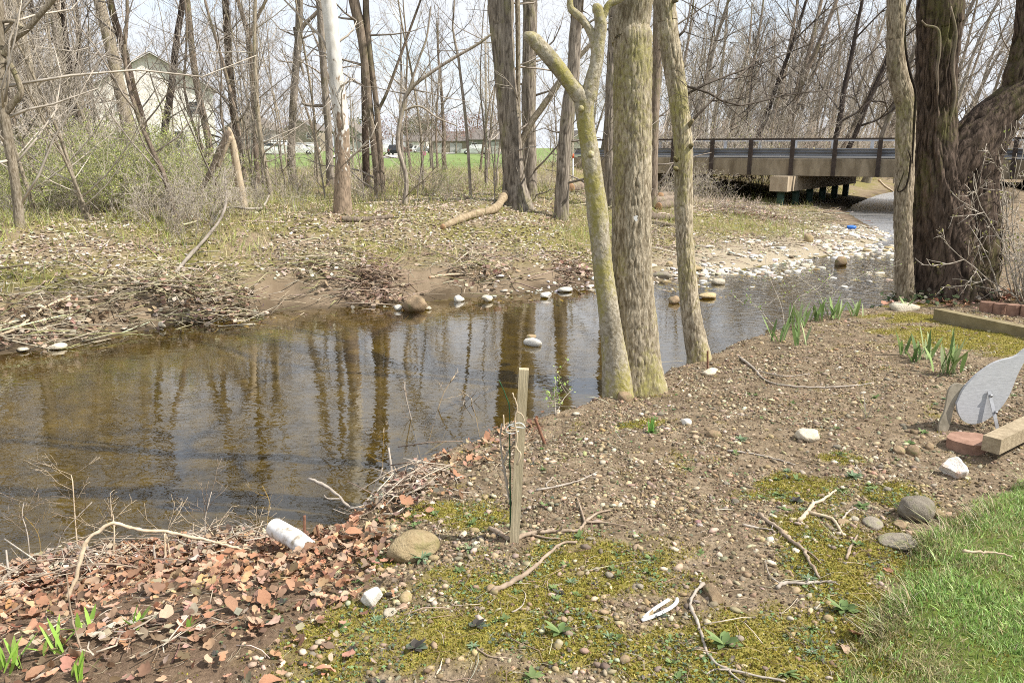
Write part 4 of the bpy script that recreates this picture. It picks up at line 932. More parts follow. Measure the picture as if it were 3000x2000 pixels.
for lab, u, y, c, L, H, kd, rz_ in [
    ('white crossover parked on the lawn beside the utility pole', 1398, 140, WH, 4.6, 1.65, 'suv', 3.0), ('white station wagon parked by the small white house', 1251, 176, WH, 4.7, 1.6, 'suv', .1),
    ('black car half hidden beside the garage doors', 1296, 176, BK, 4.4, 1.5, 'sedan', .5), ('dark car with its back to the creek on the driveway', 1179, 128, BK, 4.5, 1.6, 'suv', 1.5),
    ('white pickup parked behind the dark car', 1147, 158, WH, 5.2, 1.75, 'pickup', .1), ('white sedan parked between the pickup and the red car', 1176, 182, WH, 4.6, 1.5, 'sedan', .1), ('small dark red car next to the white sedan', 1195, 175, RD, 4.3, 1.45, 'sedan', .3),
    ('big white van parked left of the grey trunk with a drooping branch', 850, 118, WH, 5.4, 2.1, 'van', .1), ('white car parked just right of the big white van', 912, 128, WH, 4.6, 1.6, 'suv', .1), ('white minivan parked in front of the twin gabled house', 937, 165, WH, 4.8, 1.8, 'van', .1),
    ('silver car parked by the grey gabled house', 1040, 168, SV, 4.5, 1.5, 'sedan', 0)]:
    car(lab, u, y, c, L, H, kd, rz_)
def slab(name, poly, z, mat, label=None):
    q = MB(); q.f.setdefault(len(poly), []).append(np.arange(len(poly))[None]); q.v.append(np.array([(a, b, z) for a, b in poly])); q.n = len(poly); return link(name, q.data(name, mat), kind='structure')
drive = simple_mat('pale_concrete', (.42, .40, .37), (.56, .54, .51), 1.5, .9, .1)
for u0, u1, y0, y1 in ((1000, 1065, 90, 160), (1135, 1205, 95, 150), (1300, 1352, 150, 171)):
    zz = max(hz(xy_at(u0, y0), y0), hz(xy_at(u1, y1), y1), hz(xy_at(u0, y1), y1)) + .05
    slab('driveway', [(xy_at(u0, y0), y0), (xy_at(u1, y0), y0), (xy_at((u0 + u1) / 2 + 14, y1), y1), (xy_at((u0 + u1) / 2 - 14, y1), y1)], zz, drive)
# utility pole, yard sign, marker posts
def pole(name, label, cat, u, vb, vt, y, w, mat, extra=None):
    x = xy_at(u, y); b = at_y(u, vt, y); z = hz(x, y); T = Tubes(); h = b[2] - z; r_ = pxw(b, w) / 2
    root = empty(name, (b[0], y, z), label, cat)
    T.add([(0, 0, -.2), (0, 0, h * .5), (0, 0, h - .02), (0, 0, h)], [r_ * 1.1, r_, r_ * .85, r_ * .5], 10); link('shaft', T.data('shaft', mat), root)
    return root, h
up, uh = pole('utility_pole', 'tall weathered utility pole beyond the massive oak', 'pole', 1422, 460, 107, 82, 7, simple_mat('pole_wood', (.22, .19, .15), (.34, .3, .25), 3, .9, .2))
q = MB(); q.box((0, 0, uh - .6), (2.2, .1, .12)); link('cross_arm', q.data('cross_arm', M['bark_grey']), up)
x = xy_at(1254, 92); sg_ = empty('yard_sign', (x, 92, hz(x, 92)), 'small pink yard sign standing on the distant lawn', 'sign')
q = MB(); q.box((0, 0, .55), (.6, .02, .45)); link('panel', q.data('panel', paint('pink_sign', (.85, .18, .42))), sg_)
q = MB(); q.box((-.07, -.013, .62), (.22, .008, .07)); q.box((.06, -.013, .5), (.26, .008, .05)); link('lettering', q.data('lettering', paint('sign_print', (.8, .6, .68))), sg_)['kind'] = 'stuff'
for sx in (-.2, .2):
    T = Tubes(); T.add([(sx, 0.02, -.1), (sx, 0.02, .6)], [.008, .008], 6); link('wire_leg', T.data('wire_leg', M['rim']), sg_)
mk, mh = pole('marker_post', 'white marker post with an orange cap behind the forked trunk', 'post', 1679, 490, 462, 37, 5, M['trim'])
T = Tubes(); T.add([(0, 0, mh - .02), (0, 0, mh + .16), (0, 0, mh + .18)], [.05, .045, .02], 10); link('cap', T.data('cap', paint('orange_cap', (.75, .13, .04))), mk)
pole('delineator_post', 'slim white delineator post behind the bridge railing', 'post', 2076, 440, 366, 50, 8, M['trim'])
# far trees with red buds and fresh leaves
def leafy(name, H, rx, seed, cols, n, mat, tw, ls=.25):
    r = proto_tree(H, .16, seed, mat, tw, 9, .2, 2, (5, 4), name, .06, .4, 6, .02); rs_ = np.random.default_rng(seed)
    v = rs_.normal(0, 1, (n, 3)); v /= np.linalg.norm(v, axis=1, keepdims=True); rad = rs_.uniform(.25, 1, (n, 1)) ** .5
    cl = fbm(v[:, 0] * 3 + v[:, 2] * 2, v[:, 1] * 3 - v[:, 2], 1, 3, seed); k = cl > .42
    P = (v * rad * np.array([rx, rx, H * .36]) * (.7 + .6 * cl[:, None]) + np.array([0, 0, H * .62]))[k]
    tv = np.array([(0, 0, 0), (.4, .5, .1), (0, 1, 0), (-.4, .5, .1)], float)
    scatter('leaves', [(tv, [[(0, 1, 2, 3)]])], P, rotm(len(P), 1.2, rs_), rs_.uniform(.5, 1.3, len(P)) * ls, pick(cols, len(P), .2), M['green_leaf'], parent=r); return r
RB = [leafy('budding_maple', 8, 3.6, 500, [(.24, .12, .10), (.30, .16, .13), (.18, .11, .08)], 1600, M['bark_grey'], M['twig'], .22)]
GT = [leafy('green_tree', 7, 2.6, 510, [(.14, .15, .06), (.2, .2, .09), (.09, .11, .05)], 2400, M['bark_brown'], M['twig'], .3)]
for u, y, s in ((1345, 150, 1.0), (1395, 165, 1.05), (1290, 190, 1.15), (1435, 172, 1.1), (1170, 195, 1.1), (1130, 200, 1.0), (1220, 205, 1.2), (890, 195, 1.0)):
    place(RB, 0, (xy_at(u, y), y, hz(xy_at(u, y), y)), rs.uniform(0, 6), s, 'far bare tree hazed with dark red spring buds near the houses', 'red budding trees near the houses')
for u, y, s in ((1235, 190, 1.2), (1040, 170, .9), (1075, 200, 1.2), (1260, 200, 1.3), (820, 170, .8)):
    place(GT, 0, (xy_at(u, y), y, hz(xy_at(u, y), y)), rs.uniform(0, 6), s, 'far tree already in dull green leaf near the houses', 'green trees near the houses')

# ------------------------------------------------------------------ templates for small things
def ico(sub=0):
    t = (1 + 5 ** .5) / 2
    v = [(-1, t, 0), (1, t, 0), (-1, -t, 0), (1, -t, 0), (0, -1, t), (0, 1, t), (0, -1, -t), (0, 1, -t), (t, 0, -1), (t, 0, 1), (-t, 0, -1), (-t, 0, 1)]
    f = [(0, 11, 5), (0, 5, 1), (0, 1, 7), (0, 7, 10), (0, 10, 11), (1, 5, 9), (5, 11, 4), (11, 10, 2), (10, 7, 6), (7, 1, 8), (3, 9, 4), (3, 4, 2), (3, 2, 6), (3, 6, 8), (3, 8, 9), (4, 9, 5), (2, 4, 11), (6, 2, 10), (8, 6, 7), (9, 8, 1)]
    v = [unit(q) for q in v]
    for _ in range(sub):
        c = {}; nf = []
        def mid(a, b):
            k = (min(a, b), max(a, b))
            if k not in c: v.append(unit(v[a] + v[b])); c[k] = len(v) - 1
            return c[k]
        for a, b, d in f:
            x, y, z = mid(a, b), mid(b, d), mid(d, a); nf += [(a, x, z), (b, y, x), (d, z, y), (x, y, z)]
        f = nf
    return np.array(v), np.array(f)
def rock_shape(seed, sub=2, angular=.5, flat=.65):
    rs = np.random.default_rng(seed); v, f = ico(sub)
    n = fbm(v[:, 0] * 1.4 + v[:, 2] + seed, v[:, 1] * 1.4 - v[:, 2] * .7, 1.0, 3, seed) - .5
    v = v * (1 + .5 * n[:, None])
    for k in range(6 if angular else 0):
        nrm = unit(rs.normal(0, 1, 3)); dd = rs.uniform(.55, .85); h = v @ nrm; ex = np.clip(h - dd, 0, None); v = v - np.outer(ex * angular * 1.6, nrm)
    if sub >= 2:
        v = v * (1 + .06 * (fbm(v[:, 0] * 5 + seed, v[:, 1] * 5 + v[:, 2] * 4, 1, 3, seed + 3) - .5)[:, None])
    return v * np.array([1, .8, flat]), f
OCT_T = []
for i in range(8):
    r_ = np.random.default_rng(650 + i); OCT_T.append((np.array([(1, 0, 0), (0, .85, 0), (-1, 0, 0), (0, -.85, 0), (0, 0, .7), (0, 0, -.6)]) * r_.uniform(.7, 1.25, (6, 1)), [np.array([(0, 1, 4), (1, 2, 4), (2, 3, 4), (3, 0, 4), (1, 0, 5), (2, 1, 5), (3, 2, 5), (0, 3, 5)])]))
PEB_T = [(lambda q: (q[0], [q[1]]))(rock_shape(600 + i, 0, .4, .55)) for i in range(8)]
def leaf_shape(seed, lobes=True):
    rs = np.random.default_rng(seed)
    m_ = 15; a_ = np.linspace(0, 2 * np.pi, m_, endpoint=False) + rs.normal(0, .12, m_)
    rr_ = .46 * (1 + (.13 if lobes else .05) * np.cos(a_ * rs.integers(2, 6) + rs.uniform(0, 6)) + rs.normal(0, .08, m_))
    o = np.column_stack([rr_ * np.cos(a_) * rs.uniform(.5, .95), rr_ * np.sin(a_) * 1.1 + .4]); p = np.vstack([[[0, .4]], o])
    k1, k2, th = rs.uniform(.2, 1.4), rs.uniform(-.5, .7), rs.uniform(0, 3.14); cx_, sx_ = math.cos(th), math.sin(th); pu = p[:, 0] * cx_ + (p[:, 1] - .4) * sx_; pv = -p[:, 0] * sx_ + (p[:, 1] - .4) * cx_
    z = k1 * pu ** 2 + k2 * pv ** 2 + rs.normal(0, .04, len(p)); z[0] = 0
    n = len(o); f = np.array([(0, 1 + i, 1 + (i + 1) % n) for i in range(n)])
    return np.column_stack([p[:, 0], p[:, 1] - .4, z]), f
LEAF_T = [(lambda q: (q[0], [q[1]]))(leaf_shape(700 + i, i % 3 != 2)) for i in range(9)]
QUADLEAF = [(np.array([(-.5, -.3, .06), (0, -.5, 0), (.5, .0, .10), (0, .5, 0), (-.35, .35, .08)], float), [np.array([(0, 1, 2, 3), ]), np.array([(0, 3, 4)])]), (np.array([(-.5, -.2, .12), (.1, -.45, 0), (.5, .25, .15), (-.2, .5, .05)], float), [np.array([(0, 1, 2), (0, 2, 3)])])]
def blade_shape(bend, w=.06):
    return np.array([(-w, 0, 0), (w, 0, 0), (-w * .8, bend * .3, .5), (w * .8, bend * .3, .5), (0, bend, .95)], float), [np.array([(0, 1, 3, 2)]), np.array([(2, 3, 4)])]
BLADES = [blade_shape(b, w) for b, w in ((.2, .05), (.5, .035), (.8, .045), (-.3, .06), (1.0, .08))]
TUFT = [(np.array([(-.5, 0, 0), (.5, 0, 0), (.1, .2, 1), (0, -.5, 0), (0, .5, 0), (-.2, .1, .9)], float), [np.array([(0, 1, 2), (3, 4, 5)])])]
def tube_t(pts, rad, k=3):
    T = Tubes(); T.add(pts, rad, k); v, f, c = T.arrays(); return v, f
TWIG_T = []
for i in range(5):
    r_ = np.random.default_rng(750 + i); TWIG_T.append(tube_t([(-.5, 0, 0), (-.15, r_.normal(0, .05), r_.normal(.02, .02)), (.2, r_.normal(0, .07), r_.normal(.02, .03)), (.5, r_.normal(0, .1), 0)], [.012, .011, .009, .005]))
def sample(n, x0, x1, y0, y1, dens):
    """rejection sample plan points; dens(x,y) in 0..1"""
    out = []; c = 0
    while c < n:
        x = rng.uniform(x0, x1, n * 2); y = rng.uniform(y0, y1, n * 2); k = rng.uniform(0, 1, n * 2) < dens(x, y); out.append(np.column_stack([x[k], y[k]])); c += int(k.sum())
    return np.concatenate(out)[:n]
def inview(x, y, m=.08): return (np.abs(x) < y * (.655 + m) + .15)
def yardmask(x, y):
    d, _ = pdist(x, y, EDGE); return -d
def put(P, dz=0.0):
    z = terrain(P[:, 0], P[:, 1]); return np.column_stack([P, z + dz])
# ---- yard gravel
def d_gravel(x, y):
    e = yardmask(x, y); fall = np.clip(3.4 / y, 0, 1) ** 1.25; mo = moss_map(x, y); lw = lawn_d(x, y) > -.02
    left = np.hypot((x + 1.75) / 1.0, (y - 2.75) / .9) * .42
    cl = .34 + .9 * sstep(.40, .66, fbm(x, y, 2.6, 4, 130))
    return ((e > -.12) & inview(x, y) & ~lw) * fall * np.clip(cl, 0, 1) * (1 - .80 * mo) * sstep(.36, .62, left)
STONE_C = [(.36, .28, .165), (.29, .215, .125), (.43, .36, .24), (.24, .19, .135), (.20, .155, .10), (.48, .415, .31), (.31, .23, .155), (.27, .225, .165)]
P = sample(36000, -2.6, 6.6, 1.9, 10, d_gravel); n = len(P); S = np.exp(rng.normal(-5.25, .62, n)); S = np.clip(S, .0025, .022)
Sx = np.column_stack([S * rng.uniform(.9, 1.5, n), S * rng.uniform(.8, 1.2, n), S * rng.uniform(.7, 1.1, n)])
Pz = put(P, 0.0) + np.column_stack([np.zeros(n), np.zeros(n), S * rng.uniform(-.15, .35, n)]); Cg = pick(STONE_C, n, .2); Rg = rotm(n, .3); kb = S > .0075
scatter('gravel', PEB_T, Pz[kb], Rg[kb], Sx[kb], Cg[kb], M['pebble'], 'loose tan gravel strewn over the bare yard soil', 'gravel')
scatter('grit', OCT_T, Pz[~kb], Rg[~kb], Sx[~kb], Cg[~kb], M['pebble'], 'fine grit between the larger yard gravel', 'grit')
# crumbs of soil
P = sample(16000, -2.6, 5.5, 1.9, 8, d_gravel); n = len(P); S = np.clip(np.exp(rng.normal(-5.2, .5, n)), .003, .016)
scatter('soil_crumbs', OCT_T, put(P, .001), rotm(n, .5), S, pick([(.12, .085, .05), (.17, .125, .075), (.08, .056, .034)], n, .2), M['vcol'], 'dark crumbs of bare soil between the yard gravel', 'soil')
# ---- individually placed pebbles: the biggest ones
def rock_mat(name, a, b, c2=None, scale=9):
    m, nt, p = new_mat(name); g = G(nt); P_ = g.pos(); c = g.ramp(g.noise(scale, 6, .62, P_), [(.3, a), (.7, b)])
    if c2 is not None: c = g.mix(g.ramp(g.noise(scale * .6, 4, .6, P_), [(.52, 0.0), (.66, .8)]), c, c2)
    c = g.mix(1.0, c, g.ramp(g.rand(), [(0, .72), (1, 1.2)]), 'MULTIPLY')
    nt.links.new(c, p.inputs['Base Color']); p.inputs['Roughness'].default_value = .8; nt.links.new(g.bump(g.noise(scale * 5, 5, .65, P_), .5, .06), p.inputs['Normal']); return m
RM = {'tan': rock_mat('rock_tan', (.33, .245, .13), (.50, .40, .24), (.28, .25, .10), 2.2), 'white': rock_mat('rock_white', (.62, .58, .5), (.80, .77, .70), None, 2.5), 'pink': rock_mat('rock_pink', (.68, .62, .54), (.82, .78, .72), (.5, .27, .17), 2.0),
      'grey': rock_mat('rock_grey', (.21, .18, .14), (.34, .30, .24), (.25, .24, .13), 3), 'brown': rock_mat('rock_brown', (.27, .19, .11), (.42, .31, .2), (.2, .19, .08), 3), 'cream': rock_mat('rock_cream', (.56, .49, .36), (.72, .65, .52), None, 2.5)}
RSH = {}
def rock_me(shape, mat, sub=2, ang=.5, flat=.65):
    k = (shape, mat, sub, ang, flat)
    if k not in RSH:
        v, f = rock_shape(shape, sub, ang, flat); RSH[k] = mesh_np('stone', v, f, RM[mat], smooth=True)
    return RSH[k]
def stone(label, u, v, w, mat, shape, ang=.5, flat=.65, sub=3, z=None, rz=None, sink=.25, group=None, cat='stone', hf=1.0, name='stone'):
    p = on_ground(u, v) if z is None else at_z(u, v, z); r_ = pxw(p, w) / 2
    o = link(name, rock_me(shape, mat, sub, ang, flat), None, label, cat, group)
    o.location = (p[0], p[1], p[2] + r_ * flat * hf * (1 - sink * 2) * .8); o.scale = (r_ * 1.08, r_ * 1.08, r_ * 1.08 * hf); o.rotation_euler = (0, 0, rng.uniform(0, 6.28) if rz is None else rz); return o
stone('large flat-topped tan boulder half sunk left of the wooden stake', 1210, 1625, 145, 'tan', 811, .95, .55, 3, rz=.3, sink=.08)
stone('chunky white rock on the moss below the tan boulder', 1095, 1765, 66, 'white', 813, .7, .8, 3, rz=1.0, sink=.05)
stone('rounded ochre cobble beside the chunky white rock', 1187, 1757, 46, 'tan', 815, .2, .75, 2)
stone('yellow-brown cobble at the foot of the tan boulder', 1272, 1640, 30, 'tan', 817, .3, .8, 2)
stone('cream wedge-shaped rock alone in the gravel', 2365, 1285, 68, 'cream', 819, .8, .62, 3, rz=.6, sink=.1)
stone('white quartz rock with a rusty side near the timber end', 2790, 1392, 78, 'pink', 821, .8, .75, 3, rz=2.0, sink=.05)
stone('round grey speckled boulder beside the lawn', 2680, 1512, 106, 'grey', 823, .12, .68, 3, rz=.2, sink=.10)
stone('small tan stone touching the round grey boulder', 2745, 1512, 42, 'tan', 825, .3, .7, 2)
stone('flat brown wedge stone below the round grey boulder', 2638, 1540, 46, 'brown', 827, .8, .5, 2)
stone('flat lichen-covered slab in the gravel near the lawn', 2555, 1535, 70, 'grey', 829, .5, .3, 2)
stone('mossy flat slab below the round grey boulder', 2628, 1592, 112, 'grey', 831, .5, .3, 3)
stone('smooth olive pebble in the middle of the gravel', 2090, 1278, 42, 'brown', 833, .15, .6, 2)
stone('olive cobble under the stout trunk', 1830, 1172, 46, 'brown', 835, .15, .8, 2)
stone('pale cobble pair stone at the rebar foot', 2080, 1095, 48, 'cream', 837, .5, .5, 2)
stone('sharp white pebble among the gravel below the trunk', 2010, 1240, 34, 'white', 839, .7, .7, 2)
stone('flat tan flake lying near the bank twigs', 873, 1697, 40, 'tan', 841, .6, .25, 2)
stone('thin yellow slab near the left edge of the moss', 2470, 1530, 40, 'brown', 843, .5, .3, 2)
stone('red-brown broken stone near the curving stick', 2090, 1745, 80, 'brown', 845, .7, .45, 2)
stone('squared olive stone before the scalloped paver', 2632, 1325, 36, 'brown', 847, .6, .8, 2); stone('oblong olive stone before the scalloped paver', 2675, 1328, 46, 'brown', 849, .2, .7, 2); stone('small round brown stone before the scalloped paver', 2722, 1313, 28, 'brown', 851, .1, .9, 2)
stone('grey-white flake stone under the chunky white rock', 1145, 1795, 48, 'cream', 853, .6, .3, 2)
stone('tan rock on the mossy bank lip by the dark tree', 2650, 905, 90, 'cream', 855, .5, .35, 2); stone('white rock at the water edge under the brown trunk', 2630, 875, 36, 'white', 857, .6, .6, 2, z=WATER + .1)
cand = sample(150, -1.6, 4.6, 2.1, 7, lambda x, y: d_gravel(x, y) * sstep(.05, .25, yardmask(x, y)))
pm = [(rock_me(860 + i, ('tan', 'brown', 'cream', 'grey', 'tan')[i % 5], 1, .3, .6)) for i in range(10)]
for i, (x, y) in enumerate(cand):
    k = int(rng.integers(10)); r_ = float(np.clip(np.exp(rng.normal(-4.1, .25)), .012, .028)); kd = ('ochre', 'brown', 'cream', 'grey', 'ochre')[k % 5]
    o = link('pebble', pm[k], None, kd + ' pebble lying loose on the bare yard soil', 'pebble', 'pebbles on the yard soil', None, (x, y, hz(x, y) + r_ * .25)); o.scale = (r_, r_, r_); o.rotation_euler = (rng.normal(0, .15), rng.normal(0, .15), rng.uniform(0, 6.28))
# ---- stones in the creek and on the gravel bar
for lab, u, v, w, mt, sh, ang, fl in [
    ('large brown boulder at the far waterline', 1215, 905, 84, 'brown', 901, .35, .62), ('white angular rock at the far waterline right of the boulder', 1345, 880, 34, 'white', 903, .7, .7), ('flat pale rock at the far waterline before the pale log', 1428, 880, 42, 'cream', 905, .6, .5),
    ('white wedge rock at the waterline left of the forked trunk', 1600, 870, 40, 'white', 907, .8, .5), ('flat white slab at the waterline near the forked trunk', 1655, 852, 46, 'white', 909, .5, .35), ('white rock sticking out of mid creek', 1560, 1008, 54, 'white', 911, .4, .45), ('olive rock just behind the white mid-creek rock', 1556, 988, 34, 'brown', 913, .4, .4),
    ('big pale slab at the left mud edge', 168, 1018, 56, 'cream', 915, .5, .35), ('tan flat stone behind the big pale slab', 118, 1012, 44, 'tan', 917, .5, .35), ('small pale stone left of the big pale slab', 70, 1026, 36, 'cream', 919, .5, .35), ('pointed grey stone on the left mud edge', 476, 960, 26, 'cream', 921, .9, 1.0),
    ('brown pointed boulder in the stony riffle', 2462, 775, 44, 'brown', 923, .6, .8), ('pale grey boulder in the riffle beside the mossy trunk', 2105, 830, 40, 'cream', 925, .3, .5), ('big low wet boulder beside the mossy trunk', 2075, 870, 62, 'tan', 927, .3, .3), ('dark olive boulder between the stout and mossy trunks', 1935, 815, 60, 'grey', 929, .4, .45), ('round wet boulder close under the mossy trunk', 1975, 885, 40, 'brown', 931, .2, .6),
    ('small white rock by the waterline left of the brown boulder', 1165, 905, 30, 'white', 933, .5, .6), ('cream rock touching the right side of the brown boulder', 1255, 905, 18, 'cream', 935, .5, .7), ('tan rock on mud above the waterline', 1282, 868, 22, 'tan', 937, .5, .6)]:
    stone(lab, u, v, w, mt, sh, ang, fl, 2, z=WATER + .01, sink=.22)
stone('tall tan cobble on the leafy slope before the bridge', 2368, 708, 26, 'tan', 939, .1, 1.1, 2); stone('brown cobble on the far bank by the bar', 1960, 780, 22, 'tan', 941, .1, .9, 2)
def d_bar(x, y):
    d, _ = pdist(x, y, FAR); core = np.exp(-((d + .15) / (1.05 + .5 * sstep(5, 8, x))) ** 2) * (.08 + .92 * sstep(.42, .60, fbm(x, y, 1.1, 4, 133)))
    return core * sstep(2.6, 4.6, x) * sstep(27, 23.5, y) + .22 * np.exp(-((d - .1) / .4) ** 2) * sstep(-1.5, .5, x) * (x < 4)
BAR = [(.62, .58, .50), (.72, .69, .63), (.50, .44, .34), (.40, .34, .25), (.78, .76, .71), (.55, .50, .42)]
Pb = sample(3800, -1.5, 13, 13, 27, d_bar); n = len(Pb); S = np.clip(np.exp(rng.normal(-3.2, .5, n)), .015, .10); zz = np.maximum(terrain(Pb[:, 0], Pb[:, 1]), WATER - .04)
scatter('bar_gravel', PEB_T, np.column_stack([Pb, zz + S * .15]), rotm(n, .2), np.column_stack([S * 1.3, S, S * .6]), pick(BAR, n, .15), M['pebble'], 'pale rounded gravel of the bar along the riffle', 'gravel')
cand = sample(120, 2.5, 11.5, 14, 24.5, lambda x, y: d_bar(x, y)); bm = [rock_me(945 + i, ('white', 'cream', 'white', 'cream', 'tan')[i % 5], 1, .45, .34) for i in range(10)]
for i, (x, y) in enumerate(cand):
    k = int(rng.integers(10)); r_ = float(np.clip(np.exp(rng.normal(-2.45, .35)), .05, .17)); z = max(hz(x, y), WATER - r_ * .15)
    o = link('stone', bm[k], None, ('white', 'cream', 'white', 'cream', 'tan')[k % 5] + ' rounded stone on the gravel bar along the riffle', 'stone', 'stones on the gravel bar', None, (x, y, z + r_ * .12)); o.scale = (r_ * rng.uniform(.9, 1.3), r_, r_); o.rotation_euler.z = rng.uniform(0, 6.28)

# ------------------------------------------------------------------ moss, lawn, weeds
mp_ = lambda x, y: moss_map(x, y) * (yardmask(x, y) > .02) * inview(x, y, .03) * np.clip(4 / y, 0, 1) ** 1.5
P = sample(60000, -2.0, 6.2, 1.95, 10, mp_); n = len(P); S = rng.uniform(.005, .012, n)
scatter('moss', TUFT, put(P, -.001), rotm(n, .35), np.column_stack([S * .8, S * .8, S]), pick([(.33, .295, .055), (.42, .375, .085), (.22, .195, .045), (.50, .45, .14)], n, .2), M['green_leaf'], 'yellow-green moss carpeting patches of the yard', 'moss')
CUSH = rock_shape(77, 2, 0, .5)
def lw_d(x, y): return ((lawn_d(x, y) + .10 * (fbm(x, y, 5, 2, 9) - .5) + .16 * (fbm(x, y, 9, 3, 29) - .5)) > -.03) * (y < 4.6) * inview(x, y, .05) * (.15 + .85 * sstep(.32, .55, fbm(x, y, 6, 3, 140)))
P = sample(42000, .8, 3.4, 1.9, 4.6, lw_d); n = len(P); S = rng.uniform(.012, .037, n) * (1 + .5 * (fbm(P[:, 0], P[:, 1], 4, 2, 151) - .5)); dry = fbm(P[:, 0], P[:, 1], 2.4, 3, 150) + .35 * np.exp(-((P[:, 0] - 1.25) / .3) ** 2 - ((P[:, 1] - 2.3) / .3) ** 2)
C = np.where((rng.uniform(0, 1, n) < (.20 + .6 * sstep(.47, .82, dry)))[:, None], pick([(.48, .42, .25), (.38, .33, .17), (.30, .30, .12)], n, .15), pick([(.27, .43, .10), (.36, .53, .16), (.19, .31, .07), (.46, .58, .25)], n, .18))
scatter('lawn_grass', BLADES, put(P, -.004), rotm(n, .38), S, C, M['green_leaf'], 'green lawn grass mixed with dry blades', 'grass')
edge = sample(620, .8, 3.2, 1.9, 4.4, lambda x, y: np.exp(-((lawn_d(x, y) - .03) / .05) ** 2) * sstep(.40, .55, fbm(x, y, 4, 2, 160)) * inview(x, y, .05)); n = len(edge)
az = math.pi / 2 + rng.normal(.3, 1.0, n); M3 = np.zeros((n, 3, 3)); ca, sa = np.cos(az), np.sin(az); M3[:, 0, 0] = ca; M3[:, 0, 1] = -sa; M3[:, 1, 0] = sa; M3[:, 1, 1] = ca; M3[:, 2, 2] = 1
scatter('overhanging_grass', [blade_shape(1.3, .025), blade_shape(1.0, .022)], put(edge, 0), M3, rng.uniform(.045, .10, n), pick([(.44, .38, .23), (.36, .30, .16), (.20, .28, .07), (.5, .46, .32)], n, .15), M['green_leaf'], 'long dry grass drooping over the lawn edge', 'grass')
def plant_mesh(name, leaves, mat, seed, col):
    rs_ = np.random.default_rng(seed); V = []; F3 = []; C_ = []; b = 0
    for (L, w, tilt, az, bend, rise) in leaves:
        m = 5; t = np.linspace(0, 1, m); wid = w * np.sin(np.pi * (t * .82 + .12)) ** .8; wid[-1] = .001
        ang = tilt + bend * t; r_ = np.concatenate([[0], np.cumsum(np.cos((ang[:-1] + ang[1:]) / 2) * L / (m - 1))]); z = np.concatenate([[0], np.cumsum(np.sin((ang[:-1] + ang[1:]) / 2) * L / (m - 1))]) + rise
        ca_, sa_ = math.cos(az), math.sin(az); cen = np.column_stack([r_ * ca_, r_ * sa_, z]); side = np.array([-sa_, ca_, 0])
        v = np.stack([cen - side * wid[:, None], cen + np.array([0, 0, -.25])[None] * wid[:, None], cen + side * wid[:, None]], 1).reshape(-1, 3); V.append(v)
        for i in range(m - 1):
            for j in range(2): F3.append((b + i * 3 + j, b + i * 3 + j + 1, b + i * 3 + j + 4, b + i * 3 + j + 3))
        c = np.array(col[int(rs_.integers(len(col)))]) * rs_.uniform(.8, 1.2); C_.append(np.repeat(c[None], len(v), 0)); b += len(v)
    return mesh_np(name, np.concatenate(V), np.array(F3), mat, vcol=np.concatenate(C_))
def rosette(seed, n, L, w, col):
    rs_ = np.random.default_rng(seed); return plant_mesh('weed', [(L * rs_.uniform(.6, 1.2), w * rs_.uniform(.7, 1.2), rs_.uniform(.2, .9), rs_.uniform(0, 6.28), -rs_.uniform(.2, 1.0), .004) for _ in range(n)], M['green_leaf'], seed, col)
GW = [(.15, .22, .08), (.21, .28, .11), (.12, .17, .06)]; DW = [(.10, .13, .09), (.14, .17, .12), (.09, .08, .07)]; SW = [(.22, .30, .18), (.17, .25, .13)]
WEED = [(rosette(1000, 11, .05, .011, GW), 'bright green broad-leaved weed'), (rosette(1001, 14, .036, .009, DW), 'dark grey-leaved weed rosette'), (rosette(1002, 26, .035, .0045, SW), 'feathery pale green weed'), (rosette(1003, 9, .06, .009, GW), 'small green leafy weed'), (rosette(1004, 18, .03, .007, GW), 'tight green weed tuft')]
wp = sample(130, -1.6, 3.6, 2.0, 5.5, lambda x, y: (yardmask(x, y) > .1) * inview(x, y, 0) * (lawn_d(x, y) < 0) * (.2 + .8 * moss_map(x, y)) * np.clip(2.6 / y, 0, 1) ** 1.5 * (x > -1.1))
for x, y in wp:
    me_, nm = WEED[int(rng.integers(5))]; o = link('weed', me_, None, nm + ' growing in the yard moss and soil', 'weed', 'small weeds in the yard', None, (x, y, hz(x, y) - .002)); s_ = rng.uniform(.4, .85); o.scale = (s_, s_, s_); o.rotation_euler = (rng.normal(0, .1), rng.normal(0, .1), rng.uniform(0, 6.28))
for u, v, k, s_ in ((1235, 1640, 2, 2.2), (2120, 1890, 0, 1.8), (2470, 1790, 0, 1.7), (2330, 1470, 1, 1.6), (1905, 1265, 3, 1.3), (2170, 1290, 2, 1.6), (2500, 1400, 2, 1.8), (1640, 1855, 0, 1.5), (1395, 1835, 1, 1.6), (1560, 1990, 4, 1.6), (1215, 1900, 1, 1.8), (2370, 1700, 2, 1.2), (1930, 1805, 1, 1.3)):
    me_, nm = WEED[k]; s_ *= .75; p = on_ground(u, v); o = link('weed', me_, None, 'large ' + nm + ' growing in the yard moss and soil', 'weed', 'small weeds in the yard', None, p); o.scale = (s_, s_, s_)
P = sample(5200, -1.4, 4.2, 2.0, 6.0, lambda x, y: (yardmask(x, y) > .08) * inview(x, y, 0) * (lawn_d(x, y) < 0) * (.12 + .88 * moss_map(x, y)) * np.clip(2.8 / y, 0, 1) ** 1.5 * (x > -1.1) * sstep(.45, .65, fbm(x, y, 6, 3, 190))); n = len(P)
TINY = [(np.array([(0, 0, .1), (.35, .5, .3), (0, 1, .2), (-.35, .5, .3)], float), [np.array([(0, 1, 2, 3)])])]
